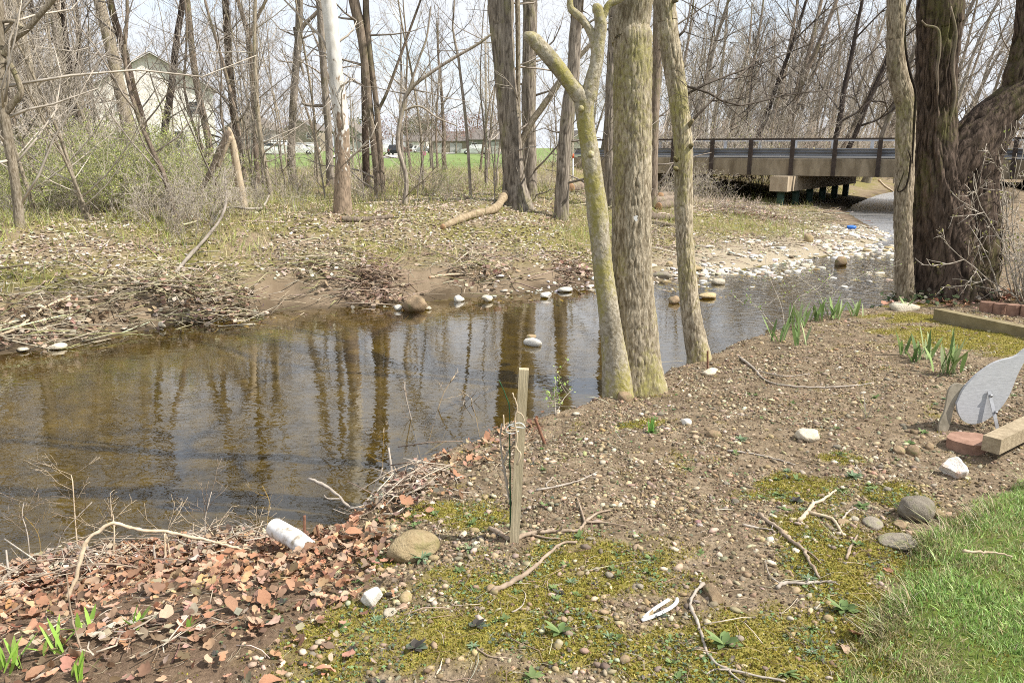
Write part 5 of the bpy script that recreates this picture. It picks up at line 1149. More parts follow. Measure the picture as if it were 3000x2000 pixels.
scatter('tiny_weeds', TINY, put(P, .002), rotm(n, .35), rng.uniform(.008, .02, n), pick([(.16, .24, .10), (.22, .29, .13), (.12, .15, .10), (.14, .12, .09)], n, .2), M['green_leaf'], 'tiny seedling leaves dotted through the moss', 'weeds')
def iris(label, u, v, n, H, seed, cat='iris', splay=.5, col=None, w=.016):
    rs_ = np.random.default_rng(seed); p = on_ground(u, v); lv = []
    for k in range(n): lv.append((H * rs_.uniform(.55, 1.15), w * rs_.uniform(.7, 1.2), rs_.uniform(1.5 - splay, 1.55), rs_.uniform(0, 6.28), -rs_.uniform(.0, .55), 0))
    root = empty('iris_clump', p, label, cat, 'iris clumps along the yard')
    for i, l in enumerate(lv):
        me_ = plant_mesh('leaf', [l], M['green_leaf'], seed + i, col or [(.17, .30, .07), (.24, .38, .11), (.12, .23, .06), (.32, .42, .18)]); o = link('leaf', me_, root); o.location = (rs_.normal(0, H * .14), rs_.normal(0, H * .10), 0)
for lab, u, v, n, H in [('largest iris clump with broad splayed leaves beside the wooden duck', 2785, 1095, 18, .32), ('two pale iris fans left of the largest iris clump', 2725, 1050, 6, .26), ('short iris leaves in the soil beside the pale fans', 2680, 1060, 9, .22), ('tiny iris shoots left of the short iris leaves', 2640, 1040, 4, .20), ('iris shoots with a leaning stick on the bank lip', 2345, 1010, 6, .24), ('iris clump with brownish tips on the bank lip', 2290, 1000, 8, .24),
                        ('iris row start beside the water edge', 2335, 958, 12, .26), ('dense iris clump in the waterside row', 2400, 940, 14, .28), ('iris clump ending the waterside row', 2440, 935, 12, .27), ('small iris tuft past the waterside row', 2510, 925, 8, .2), ('lone iris shoot near the pale bank rock', 2655, 908, 5, .16)]:
    iris(lab, u, v, n, H, 1100 + u, w=.014, col=[(.20, .30, .10), (.27, .37, .14), (.15, .23, .08), (.36, .43, .22)])
for lab, u, v, n, H in [('bright green shoots at the left corner of the leaf drift', 40, 1960, 9, .13), ('green lily shoots among orange leaves', 150, 1915, 8, .12), ('small green shoots poking through the leaf drift', 255, 1850, 5, .10), ('pair of green shoots by the thin sapling stem', 400, 1840, 6, .09), ('grassy green tuft at the edge of the leaf drift', 560, 1850, 7, .07), ('tiny green shoots in the lowest leaf litter', 230, 1990, 7, .09)]:
    iris(lab, u, v, n, H, 1200 + u, 'shoots', .7, [(.30, .48, .08), (.38, .55, .13), (.24, .4, .07)], .008)
iris('tuft of fine bright green blades in the gravel', 1907, 1265, 26, .08, 1301, 'grass tuft', .35, [(.16, .36, .07), (.22, .42, .1)], .003)
iris('cut-back perennial with dry stubble in the gravel', 2540, 1225, 14, .15, 1302, 'stubble', .6, [(.36, .33, .28), (.28, .24, .19), (.3, .34, .12)], .003)

# ------------------------------------------------------------------ leaves and sticks
LEAFC = [(.40, .21, .12), (.46, .27, .17), (.26, .14, .085), (.36, .24, .16), (.40, .31, .22), (.17, .10, .065), (.48, .30, .19), (.22, .15, .10)]
def d_leaf(x, y):
    e = yardmask(x, y); left = np.hypot((x + 1.75) / 1.0, (y - 2.75) / .9) * .42; lip = np.exp(-((e - .12) / .16) ** 2) * (x < .2) * .16
    return np.clip(sstep(.62, .36, left) * (.14 + .86 * np.exp(-((e - .22) / .42) ** 2)) + lip, 0, 1) * (e > -.35) * inview(x, y)
P = sample(5600, -3.4, 1.0, 1.9, 5.4, d_leaf); n = len(P); S = np.clip(np.exp(rng.normal(-3.6, .5, n)), .008, .06)
scatter('leaf_drift', LEAF_T, put(P, .008) + np.column_stack([np.zeros(n), np.zeros(n), rng.uniform(0, .02, n)]), rotm(n, .5), S, pick(LEAFC, n, .2), M['leaf_litter'], 'drift of curled brown leaves on the bank slope', 'leaves')
lm = []
for i in range(9):
    v, f = LEAF_T[i][0], LEAF_T[i][1][0]
    lm.append(v)
leaf_mats = [simple_mat('leaf_rust', (.27, .135, .08), (.43, .23, .135), 30, .75, .2, rnd=.3), simple_mat('leaf_tan', (.33, .225, .15), (.47, .34, .24), 30, .75, .2, rnd=.3), simple_mat('leaf_brown', (.21, .115, .07), (.34, .20, .125), 30, .75, .2, rnd=.3)]
LMESH = [(mesh_np('fallen_leaf', LEAF_T[i][0], LEAF_T[i][1], leaf_mats[j]), j) for i in range(9) for j in range(3)]
P = sample(255, -2.6, .3, 2.0, 4.9, d_leaf)
for x, y in P:
    me_, j = LMESH[int(rng.integers(27))]; s_ = float(np.clip(np.exp(rng.normal(-3.1, .3)), .028, .075))
    o = link('fallen_leaf', me_, None, ('rusty orange', 'pale tan', 'dark brown')[j] + ' curled dead leaf lying in the leaf drift by the water', 'leaf', 'fallen leaves in the bank drift', None, (x, y, hz(x, y) + .02 + rng.uniform(0, .02))); o.scale = (s_, s_, s_); o.rotation_euler = (rng.normal(0, .35), rng.normal(0, .35), rng.uniform(0, 6.28))
for u, v, w, j, lab in ((2505, 1870, 60, 0, 'rusty curled leaf on the moss at the lawn edge'), (2475, 1905, 44, 1, 'torn pale leaf at the lawn edge'), (2600, 1675, 26, 0, 'small pink-brown leaf at the lawn edge'), (1340, 1400, 40, 0, 'rusty leaf on the bank lip behind the stake'), (1430, 1290, 36, 0, 'curled leaf at the bank lip by the water'), (1310, 1345, 50, 0, 'large upright leaf caught in the bank twigs'), (1150, 1400, 40, 0, 'leaf hanging on the cut stem by the water')):
    p = on_ground(u, v); s_ = pxw(p, w); o = link('fallen_leaf', LMESH[(u % 9) * 3 + j][0], None, lab, 'leaf', 'single leaves in the yard', None, p + (0, 0, s_ * .2)); o.scale = (s_, s_, s_); o.rotation_euler = (rng.normal(.3, .3), rng.normal(0, .3), rng.uniform(0, 6.28))
# short straws and twig bits
P = sample(5000, -2.8, 5.5, 1.9, 9, lambda x, y: (yardmask(x, y) > -.2) * inview(x, y) * (lawn_d(x, y) < .05) * np.clip(3 / y, 0, 1) ** 1.4 * (.35 + .65 * np.clip(d_leaf(x, y), 0, 1))); n = len(P); S = np.clip(np.exp(rng.normal(-2.9, .5, n)), .02, .22)
scatter('twig_litter', TWIG_T, put(P, .006), rotm(n, .1), np.column_stack([S, S, np.maximum(S, .08)]), pick([(.30, .23, .16), (.44, .36, .26), (.20, .14, .10), (.52, .46, .36)], n, .2), M['stick_col'], 'thin twigs and straws littering the yard', 'twigs')
def smat(): return M['dead_wood']
M['stick'] = simple_mat('stick_bark', (.20, .145, .10), (.40, .32, .24), 25, .9, .4, .006); M['stick_pale'] = simple_mat('stick_pale', (.40, .31, .20), (.60, .50, .37), 25, .85, .3, .006); M['stick_grey'] = simple_mat('stick_grey', (.26, .22, .18), (.46, .41, .35), 25, .9, .3, .006)
def stick(label, path, w, mat='stick', arc=False, branches=(), lift=.0, name='stick', group='sticks in the yard', depths=None, n=None):
    """path: photo pixels along the stick; on the ground, or an arc between its two end points"""
    if depths is not None: pts = [at_y(u, v, y) for (u, v), y in zip(path, depths)]
    elif arc:
        a, b = on_ground(*path[0]), on_ground(*path[-1]); L = np.cumsum([0] + [math.dist(path[i], path[i + 1]) for i in range(len(path) - 1)]); L = L / L[-1]
        pts = [at_y(u, v, a[1] + (b[1] - a[1]) * t) for (u, v), t in zip(path, L)]
    else: pts = [on_ground(u, v) for u, v in path]
    pts = np.array(pts); r_ = pxw(pts[len(pts) // 2], w) / 2; o3 = pts[0].copy(); root = empty(name, o3, label, 'stick', group)
    n = n or max(8, len(path) * 5); C_ = catmull(pts - o3, n)
    if not (arc or depths is not None): C_[:, 2] += r_ * .9 + lift
    C_ += np.random.default_rng(int(path[0][0])).normal(0, r_ * .18, C_.shape)
    rj = np.random.default_rng(int(path[0][1])); T = Tubes(); T.add(C_, np.linspace(r_, r_ * .5, n) * (1 + .16 * rj.normal(0, 1, n)).clip(.7, 1.5), 7)
    for _ in range(3 if w > 7 else 1):
        j = int(rj.integers(1, n - 1)); dd = unit(C_[min(j + 1, n - 1)] - C_[j] + rj.normal(0, .8, 3) * np.linalg.norm(C_[min(j + 1, n - 1)] - C_[j])); T.add([C_[j], C_[j] + dd * r_ * 2.2, C_[j] + dd * r_ * 3.6], [r_ * .5, r_ * .38, r_ * .25], 5)
    link('stem', T.data('stem', M[mat]), root)
    for (t, bp, bw) in branches:
        i = int(t * (n - 1)); s0 = C_[i]; bp3 = []
        for (u, v) in bp: bp3.append((at_y(u, v, (s0 + o3)[1]) if (arc or depths is not None) else on_ground(u, v) + (0, 0, r_ * .8)) - o3)
        B = catmull(np.array([s0] + bp3), 8); rb = pxw(s0 + o3, bw) / 2; T = Tubes(); T.add(B, np.linspace(rb, rb * .5, 8), 6); link('side_branch', T.data('side_branch', M[mat]), root)
    return root
stick('bare pale stick lying below the wooden stake', [(1445, 1737), (1500, 1710), (1560, 1672), (1612, 1622), (1650, 1595), (1690, 1592)], 15, 'stick')
stick('forked branch lying across the stake foot', [(1435, 1550), (1465, 1568), (1500, 1583), (1560, 1566), (1630, 1560), (1692, 1560), (1716, 1532), (1722, 1525)], 15, 'stick', branches=[(.97, [(1700, 1490), (1690, 1462)], 8), (.97, [(1750, 1508), (1790, 1498)], 9), (.97, [(1770, 1535), (1830, 1545)], 7), (.45, [(1600, 1580), (1640, 1582)], 8)])
stick('long dark split stick pointing at the lawn', [(2222, 1512), (2270, 1545), (2320, 1590), (2350, 1612), (2375, 1655), (2400, 1698)], 15, 'stick', branches=[(.6, [(2380, 1630), (2405, 1655)], 7)])
stick('short stick beside the long dark split stick', [(2175, 1540), (2220, 1548), (2265, 1555)], 8, 'stick_grey')
stick('bent pale stick on the moss cushion edge', [(2340, 1530), (2365, 1505), (2385, 1480), (2415, 1465), (2448, 1438)], 13, 'stick_pale', branches=[(.25, [(2410, 1515), (2440, 1525), (2470, 1572)], 12)])
stick('knobbly twig with a forked end near the lawn', [(2275, 1725), (2300, 1710), (2350, 1713), (2400, 1708), (2448, 1707)], 12, 'stick_grey', branches=[(.15, [(2255, 1690), (2240, 1640)], 4)])
stick('long thin curving stick running to the lower lawn edge', [(2062, 1715), (2035, 1740), (2022, 1775), (2040, 1820), (2058, 1870), (2070, 1910), (2100, 1950), (2180, 1975), (2300, 2000)], 12, 'stick_grey', branches=[(.78, [(2140, 1975), (2185, 2010)], 8), (.78, [(2090, 1965), (2070, 1978)], 7)])
stick('long thin branch lying across the upper gravel', [(2165, 1048), (2200, 1075), (2245, 1118), (2310, 1134), (2400, 1138), (2500, 1132), (2560, 1124)], 8, 'stick_grey', branches=[(.3, [(2300, 1105), (2370, 1097)], 4)])
stick('thin branch lying against the stout trunk foot', [(1785, 1112), (1823, 1133), (1835, 1105), (1885, 1078), (1940, 1065), (2000, 1062)], 8, 'stick_grey')
stick('arched brown branch springing over the leaf drift', [(192, 1764), (215, 1710), (232, 1660), (250, 1590), (290, 1555), (335, 1532), (400, 1549), (491, 1559), (560, 1572), (625, 1586), (692, 1603), (760, 1612), (817, 1608)], 13, 'stick_pale', arc=True, branches=[(.3, [(215, 1588), (178, 1586)], 5)])
stick('thin grey branch stretched over the leaf drift', [(0, 1735), (60, 1705), (140, 1680), (232, 1656), (330, 1652), (440, 1670)], 8, 'stick', arc=True)
stick('long straw stem lying along the bank slope', [(480, 1770), (600, 1735), (740, 1702), (860, 1690)], 6, 'stick_pale'); stick('second long straw stem lying on the bank slope', [(0, 1880), (90, 1840), (200, 1810), (280, 1790)], 6, 'stick_pale')
stick('upright thin sapling stem rising from the leaf drift', [(258, 1930), (240, 1905), (222, 1850), (205, 1770), (195, 1680)], 7, 'stick', depths=[2.33, 2.33, 2.34, 2.36, 2.38]); stick('stout lower twig leaning on the leaf drift', [(90, 1995), (170, 1960), (240, 1910)], 12, 'stick_grey')
stick('pale dead branch reaching over the water by the bank', [(905, 1402), (945, 1418), (985, 1445), (1030, 1488), (1095, 1483), (1150, 1470), (1215, 1455)], 11, 'stick_grey', depths=[3.95, 3.9, 3.85, 3.8, 3.75, 3.7, 3.62], branches=[(.35, [(960, 1460), (950, 1450)], 6), (.6, [(1090, 1440), (1115, 1390), (1120, 1370)], 7), (.55, [(1020, 1505), (975, 1490)], 5), (.7, [(1130, 1500), (1190, 1490), (1240, 1440)], 6)])
stick('rust-brown cut twig leaning on the bank lip', [(1345, 1405), (1300, 1382), (1262, 1365)], 10, 'stick'); stick('pale stick lying on the lawn grass', [(2815, 1650), (2870, 1653), (2920, 1656), (2960, 1668)], 9, 'stick_pale', lift=.05)
stick('thin twig lying in the mid gravel', [(2130, 1322), (2200, 1330), (2270, 1345), (2330, 1365)], 7, 'stick_grey'); stick('thin forked twig right of the stake', [(1570, 1438), (1640, 1425), (1700, 1408), (1750, 1385)], 7, 'stick_grey', branches=[(.2, [(1600, 1420), (1622, 1400)], 4)])
stick('short curled root piece near the stone cluster', [(2465, 1528), (2480, 1505), (2500, 1492), (2540, 1488)], 6, 'stick_grey'); stick('upright twig bit in the moss near the lawn', [(2480, 1640), (2492, 1605), (2512, 1570)], 9, 'stick')
stick('short twig right in the lowest moss', [(1380, 1885), (1410, 1910), (1440, 1925), (1500, 1930)], 7, 'stick'); stick('pale straw piece in the lower moss', [(1275, 1985), (1290, 1955), (1297, 1930)], 7, 'stick_pale'); stick('grey wire-like twig in the moss', [(1500, 1795), (1530, 1775), (1540, 1745), (1530, 1728)], 5, 'stick_grey')
# upright cut stems and whips on the near bank
for i, (u, v, tops, w) in enumerate([(1232, 1345, [(1210, 1250), (1186, 1150), (1186, 1118)], 6), (1250, 1310, [(1270, 1240), (1300, 1150), (1333, 1100)], 6), (1290, 1300, [(1320, 1230), (1352, 1195), (1360, 1173)], 5), (1405, 1285, [(1395, 1230), (1380, 1165)], 6), (1150, 1420, [(1145, 1360), (1138, 1310)], 11), (1120, 1390, [(1122, 1300), (1125, 1252)], 5), (1240, 1335, [(1275, 1310), (1308, 1292)], 9), (780, 1570, [(785, 1500), (790, 1470), (768, 1422)], 6),
                                     (610, 1600, [(600, 1530), (612, 1470), (620, 1440)], 4), (230, 1640, [(220, 1520), (212, 1400), (208, 1390)], 5), (90, 1660, [(80, 1560), (65, 1510), (70, 1470)], 4), (330, 1650, [(335, 1560), (330, 1505)], 6), (150, 1650, [(185, 1560), (230, 1510), (270, 1470)], 4), (120, 1640, [(110, 1560), (60, 1500)], 4), (340, 1560, [(300, 1510), (288, 1480)], 4), (700, 1590, [(740, 1575), (775, 1550)], 5), (455, 1650, [(450, 1595)], 9), (485, 1645, [(482, 1562)], 9), (318, 1620, [(308, 1590)], 10), (500, 1640, [(488, 1570), (484, 1562)], 6), (30, 1705, [(22, 1650), (18, 1610)], 9), (640, 1590, [(610, 1545)], 6)]):
    rs_ = np.random.default_rng(1400 + i); b = on_ground(u, v); yy = b[1]; pts = [b] + [at_y(a, c, yy + .03 * (k + 1)) for k, (a, c) in enumerate(tops)]; C_ = catmull(np.array(pts), 9) - b; r_ = pxw(b, w) / 2
    root = empty('dry_shoot', b, ('cut stub' if w > 8 else 'thin dry whip') + ' sticking up from the near bank lip', 'stem', 'dry stems along the near bank'); T = Tubes(); T.add(C_, np.linspace(r_, r_ * .55, 9), 6); link('cane', T.data('cane', M['stick_pale' if i % 2 else 'stick_grey']), root)
    if w <= 6:
        T = Tubes()
        for k in range(7): j = int(rs_.integers(2, 9)); grow(T, C_[j], unit(np.array([rs_.normal(0, 1), rs_.normal(0, .4), rs_.uniform(.2, 1.0)])), rs_.uniform(.08, .24), r_ * .4, 3, 4, rs_, (1, 1, 1, 3), rmin=.0014)
        link('twigs', T.data('twigs', M['stick_pale' if i % 2 else 'stick']), root)
# green sprig on the bank lip, and budding sprigs before the bridge
def sprig(label, u, v, tops, nl, seed, ls=.02):
    rs_ = np.random.default_rng(seed); b = on_ground(u, v); root = empty('sprig', b, label, 'sprig'); T = Tubes(); L = []
    for tp in tops:
        C_ = catmull(np.array([b] + [at_y(a, c, b[1] + .04 * (k + 1)) for k, (a, c) in enumerate(tp)]), 9) - b; T.add(C_, np.linspace(.004, .0015, 9), 5)
        for k in range(6):
            j = int(rs_.integers(2, 9)); p, r2 = grow(T, C_[j], unit([rs_.normal(0, 1), rs_.normal(0, .4), rs_.uniform(.1, .9)]), rs_.uniform(.08, .3), .002, 3, 3, rs_, rmin=.0012); L += list(p)
        L += list(C_[3:])
    link('stems', T.data('stems', M['twig_pale']), root); L = np.array(L)[rs_.integers(0, len(L), nl)] + rs_.normal(0, .012, (nl, 3))
    tv = np.array([(0, 0, 0), (.3, .5, .08), (0, 1, 0), (-.3, .5, .08)], float); scatter('leaves', [(tv, [[(0, 1, 2, 3)]])], L, rotm(nl, .7, rs_), rs_.uniform(.6, 1.3, nl) * ls, pick([(.34, .45, .12), (.42, .52, .18), (.26, .38, .1)], nl, .12), M['green_leaf'], parent=root)
sprig('leafy green sprig growing at the bank lip beside the stake', 1628, 1215, [[(1625, 1150), (1628, 1110)], [(1650, 1170), (1678, 1140)]], 110, 1500, .022)
sprig('budding sapling over the water beside the iris row', 2300, 985, [[(2290, 900), (2250, 800), (2235, 700)], [(2330, 880), (2390, 850), (2440, 800)], [(2260, 950), (2220, 900), (2180, 890)]], 120, 1501, .022)
sprig('twiggy budding sprig leaning over the riffle', 2420, 930, [[(2400, 860), (2350, 820), (2300, 780)], [(2450, 850), (2500, 820), (2560, 790)], [(2440, 880), (2430, 800)]], 60, 1502, .02)
# ------------------------------------------------------------------ near-yard objects
def put_px(u, v): return on_ground(u, v)
sb = put_px(1502, 1585); stp = at_y(1535, 1080, sb[1] + .02)
root = empty('wooden_stake', sb, 'weathered square wooden stake driven upright into the yard', 'stake')
wood_m = simple_mat('stake_wood', (.34, .285, .18), (.56, .48, .33), 14, .85, .4, .008, (6, 6, .5))
q = MB(); w_ = pxw(sb, 27); q.beam((0, 0, -.15), stp - sb, w_, w_ * .85, up=(0, 1, 0)); link('post', q.data('post', wood_m), root)
T = Tubes(); k_ = np.array([at_y(u, v, sb[1] - .03) - sb for u, v in ((1490, 1243), (1512, 1250), (1538, 1252), (1524, 1238), (1492, 1246), (1482, 1262), (1500, 1270), (1520, 1262))]); T.add(catmull(k_, 30), np.full(30, .0022), 5); link('string_tie', T.data('string_tie', paint('white_string', (.7, .72, .7))), root)
stick('green plastic plant stake tied to the wooden stake', [(1496, 1545), (1495, 1480), (1493, 1300), (1493, 1200), (1482, 1160), (1462, 1112)], 6, 'stick', depths=[sb[1] + .01] * 6, name='plant_stake', group='plants and canes tied at the stake', n=40).children[0].data.materials[0] = paint('green_plastic', (.03, .09, .04), .4)
stick('grey dead cane standing left of the wooden stake', [(1497, 1480), (1485, 1420), (1470, 1330), (1466, 1285), (1470, 1240)], 9, 'stick_grey', depths=[sb[1] + .02] * 5, name='dead_cane', group='plants and canes tied at the stake', branches=[(.5, [(1490, 1320), (1510, 1290)], 7)])
stick('forked white twig hanging on the wooden stake', [(1515, 1360), (1525, 1330), (1512, 1310), (1515, 1280), (1508, 1230), (1515, 1190), (1500, 1150)], 7, 'stick_pale', depths=[sb[1] - .03] * 7, name='dead_cane', group='plants and canes tied at the stake', branches=[(.75, [(1530, 1215), (1540, 1245)], 5), (.5, [(1480, 1260), (1475, 1215)], 7)])
# rebar rods
rust = simple_mat('rusty_rebar', (.14, .065, .04), (.26, .14, .09), 60, .9, .4, .004)
for lab, u, v, tu, tv_, w in (('short rusty rebar rod beside the white pipe', 892, 1612, 892, 1510, 8), ('tilted rusty rebar rod on the bank lip behind the stake', 1596, 1300, 1568, 1225, 9), ('rusty rebar rod standing above a pale cobble', 2073, 1080, 2073, 1028, 6), ('thin pale rod stub right of the white pipe', 936, 1582, 928, 1538, 7)):
    b = on_ground(u, v); t = at_y(tu, tv_, b[1]); d_ = t - b; T = Tubes(); r_ = pxw(b, w) / 2; m_ = 24; tt = np.linspace(-.15, 1, m_); T.add(np.array([d_ * a for a in tt]), np.array([r_ * (1.12 if i % 2 else .95) for i in range(m_)]), 8); link('rebar_rod', T.data('rebar_rod', rust), None, lab, 'rod', None, None, b)
# white drain pipe
a = on_ground(925, 1612); b = at_y(805, 1545, a[1] + .22); d_ = b - a; r_ = pxw(b, 56) / 2
root = empty('drain_pipe', a, 'white plastic drain pipe poking out of the bank over the water', 'pipe'); pv = simple_mat('white_pvc', (.62, .60, .56), (.82, .81, .79), 22, .45, .1, stops=[(.36, (.33, .28, .21)), (.46, (.62, .59, .54)), (.60, (.78, .77, .75))])
T = Tubes(); e = unit(d_); T.add([-e * .02 - np.array([0, 0, .03]), d_ * .5, d_], [r_] * 3, 24); v, f, c = T.arrays(); f = [x for x in f if x.shape[1] == 4]; p_ = link('pipe_wall', mesh_np('pipe_wall', v, f, pv), root)
T = Tubes(); T.add([d_ + e * .001, d_ * .6], [r_ * .9] * 2, 24); v, f, c = T.arrays(); f = [x[:, ::-1] for x in f if x.shape[1] == 4]; link('pipe_bore', mesh_np('pipe_bore', v, f, pv), root)
U_ = unit(np.cross(e, (0, 0, 1))); W_ = np.cross(e, U_); an = np.arange(24) * 2 * np.pi / 24; ro = np.array([d_ + e * .001 + r_ * (math.cos(t) * U_ + math.sin(t) * W_) for t in an]); ri = np.array([d_ + e * .001 + .9 * r_ * (math.cos(t) * U_ + math.sin(t) * W_) for t in an])
link('pipe_rim', mesh_np('pipe_rim', np.vstack([ro, ri]), np.array([(i, (i + 1) % 24, 24 + (i + 1) % 24, 24 + i) for i in range(24)]), pv), root)
# white plastic strip folded in a V
root = empty('plastic_strip', on_ground(1885, 1815), 'white plastic strip folded into a narrow V on the moss', 'plastic strip'); o3 = np.array(root.location); wp_ = paint('white_plastic', (.80, .80, .79), .4)
for nm, pth in (('short_arm', [(1885, 1815), (1915, 1790), (1958, 1762)]), ('long_arm', [(1880, 1822), (1920, 1808), (1965, 1785), (1982, 1768), (1983, 1758)])):
    C_ = catmull(np.array([on_ground(*p) + (0, 0, .008) for p in pth]), 14) - o3; T = Tubes(); T.add(C_, np.full(14, pxw(o3, 12) / 2), 5); link(nm, T.data(nm, wp_), root)
# wooden duck, paver, timbers, edging
duck_y = on_ground(2930, 1262)[1]; g0 = on_ground(2925, 1262)
root = empty('duck_ornament', g0, 'flat weathered wooden duck ornament bending its head to the ground', 'ornament')
dw = simple_mat('duck_grey_wood', (.33, .335, .345), (.48, .485, .50), 30, .85, .3, .004, (1, 1, 8)); dn = simple_mat('duck_neck_wood', (.20, .175, .13), (.36, .32, .25), 20, .85, .3, .004)
def outline(px, yy, t, nm, mt, off=0.0, smooth_n=40):
    P3 = np.array([at_y(u, v, yy) for u, v in px]); Q = catmull(np.vstack([P3, P3[:1]]), smooth_n)[:-1] - g0; Q[:, 1] += off; n_ = len(Q); tilt = .18
    Q[:, 1] += Q[:, 2] * tilt; B_ = Q + np.array([0, t, 0]); m_ = MB(); m_.v.append(np.vstack([Q, B_])); m_.n = 2 * n_; m_.f[4] = [np.array([(i, n_ + i, n_ + (i + 1) % n_, (i + 1) % n_) for i in range(n_)])]; m_.f[n_] = [np.array([list(range(n_)), list(range(2 * n_ - 1, n_ - 1, -1))])]
    return link(nm, m_.data(nm, mt), root)
outline([(2811, 1187), (2813, 1212), (2825, 1234), (2850, 1243), (2885, 1236), (2928, 1209), (2966, 1167), (3000, 1106), (3030, 1060), (3040, 1030), (3000, 1054), (2960, 1064), (2931, 1074), (2900, 1092), (2874, 1110), (2836, 1146)], duck_y, .018, 'body', dw, 0, 64)
outline([(2850, 1140), (2830, 1134), (2812, 1138), (2796, 1155), (2787, 1185), (2778, 1213), (2760, 1245), (2754, 1275), (2752, 1298), (2758, 1306), (2766, 1304), (2775, 1280), (2790, 1250), (2797, 1230), (2808, 1200), (2825, 1170)], duck_y, .016, 'neck_and_head', dn, .022, 64)
outline([(2752, 1296), (2755, 1280), (2764, 1282), (2770, 1288), (2766, 1303), (2758, 1307)], duck_y, .02, 'bill', paint('bill_wood', (.42, .30, .13)), .020, 24)
q = MB(); a = at_y(2908, 1150, duck_y) - g0; b = at_y(2932, 1258, duck_y - .06) - g0; a[1] += a[2] * .18 - .008; q.beam(a, b + (0, 0, -.05), pxw(g0, 10), .005, up=(0, 1, 0)); st = link('support_strap', q.data('support_strap', simple_mat('zinc_strap', (.4, .4, .41), (.55, .55, .56), 20, .45, .1, metal=.6)), root)
for t in (.12, .55):
    c_ = a + (b - a) * t; T = Tubes(); T.add([c_ + (0, -.012, 0), c_ + (0, .004, 0)], [.008, .008], 8); link('bolt', T.data('bolt', M['rim']), st)
# scalloped paver under the timber end
pc = on_ground(2862, 1330); root = empty('scalloped_paver', pc, 'red-brown scalloped concrete paver under the timber end', 'paver'); pav = simple_mat('paver_red', (.20, .115, .08), (.34, .21, .155), 16, .9, .4, .008)
pp = []
for k in range(48):
    t = k / 48 * 2 * math.pi; r_ = .105 * (1 + .10 * abs(math.sin(t * 2.5))); pp.append((r_ * 1.15 * math.cos(t), r_ * math.sin(t)))
q = MB(); q.prism(pp, .065, ((.02, .10, -.01), (1, 0, 0), (0, 1, 0), (0, 0, 1))); link('slab', q.data('slab', pav), root)
tim = simple_mat('timber_old', (.23, .18, .115), (.40, .33, .225), 10, .88, .5, .01, (3, 3, 3)); tim2 = simple_mat('timber_mossy', (.16, .13, .07), (.27, .225, .13), 8, .9, .5, .01)
a = on_ground(2905, 1362); b = np.array([a[0] + 1.05, a[1] + .78, 0]); b[2] = hz(b[0], b[1]); 
root = empty('timber', a, 'square weathered timber resting on the scalloped paver', 'timber', 'garden timbers'); q = MB(); q.beam((0, .03, .105), b - a + (0, .03, .09), .092, .085); link('beam', q.data('beam', tim), root)
a = on_ground(2745, 936); b = on_ground(3060, 1005); root = empty('timber', a, 'long mossy timber edging the bed below the scalloped bricks', 'timber', 'garden timbers'); q = MB(); q.beam((0, 0, .05), b - a + (0, 0, .05), .11, .12); link('beam', q.data('beam', tim2), root)
for i, u in enumerate((2890, 2928, 2968, 3010)):
    b = on_ground(u, 915 + 4 * i); root = link('edging_brick', None, None, 'scalloped red edging brick in the row under the budding shrub', 'brick', 'scalloped edging bricks', None, b); q = MB(); r_ = pxw(b, 40) / 2
    q.prism([(r_ * math.cos(t) * 1.05, r_ * .8 * math.sin(t)) for t in np.linspace(0, 2 * math.pi, 15)[:-1]], .16, ((0, 0, -.05), (1, 0, 0), (0, 1, 0), (0, 0, 1))); link('block', q.data('block', pav), root)
# budding shrub by the dark tree
bs = bush('budding_shrub', 38, 1.35, .7, 1600, M['twig_pale'], True, 900, [(.36, .35, .12), (.44, .42, .2), (.30, .33, .10)], .022, .01)
b = on_ground(2985, 885); bs.location = (b[0] + .25, b[1] + .1, b[2]); bs['label'] = 'twiggy shrub with yellow-green buds beside the dark tree'; bs.scale = (1.25, 1.25, 1.5)
o = copy_tree(bs, (b[0] + .2, b[1] - .5, b[2]), 2.0, (.8, .8, .7), 'lower twiggy shrub with few buds over the edging bricks')
P = sample(420, 3.6, 6.6, 8.0, 9.6, lambda x, y: np.exp(-((x - 5.2) / .7) ** 2 - ((y - 8.75) / .35) ** 2)); n = len(P)
scatter('bed_leaves', LEAF_T, put(P, .02), rotm(n, .4), rng.uniform(.04, .09, n), pick(LEAFC, n, .25), M['leaf_litter'], 'brown leaves gathered under the budding shrub', 'leaves')
P = sample(500, 3.8, 5.6, 8.3, 9.8, lambda x, y: np.exp(-((x - 4.75) / .45) ** 2 - ((y - 8.9) / .35) ** 2)); n = len(P)
scatter('ivy', QUADLEAF, put(P, .03) + np.column_stack([np.zeros((n, 2)), rng.uniform(0, .12, n)]), rotm(n, .5), rng.uniform(.03, .07, n), pick([(.06, .10, .04), (.09, .13, .06), (.2, .17, .13)], n, .2), M['green_leaf'], 'dark ivy and leaves round the foot of the dark tree', 'ivy')

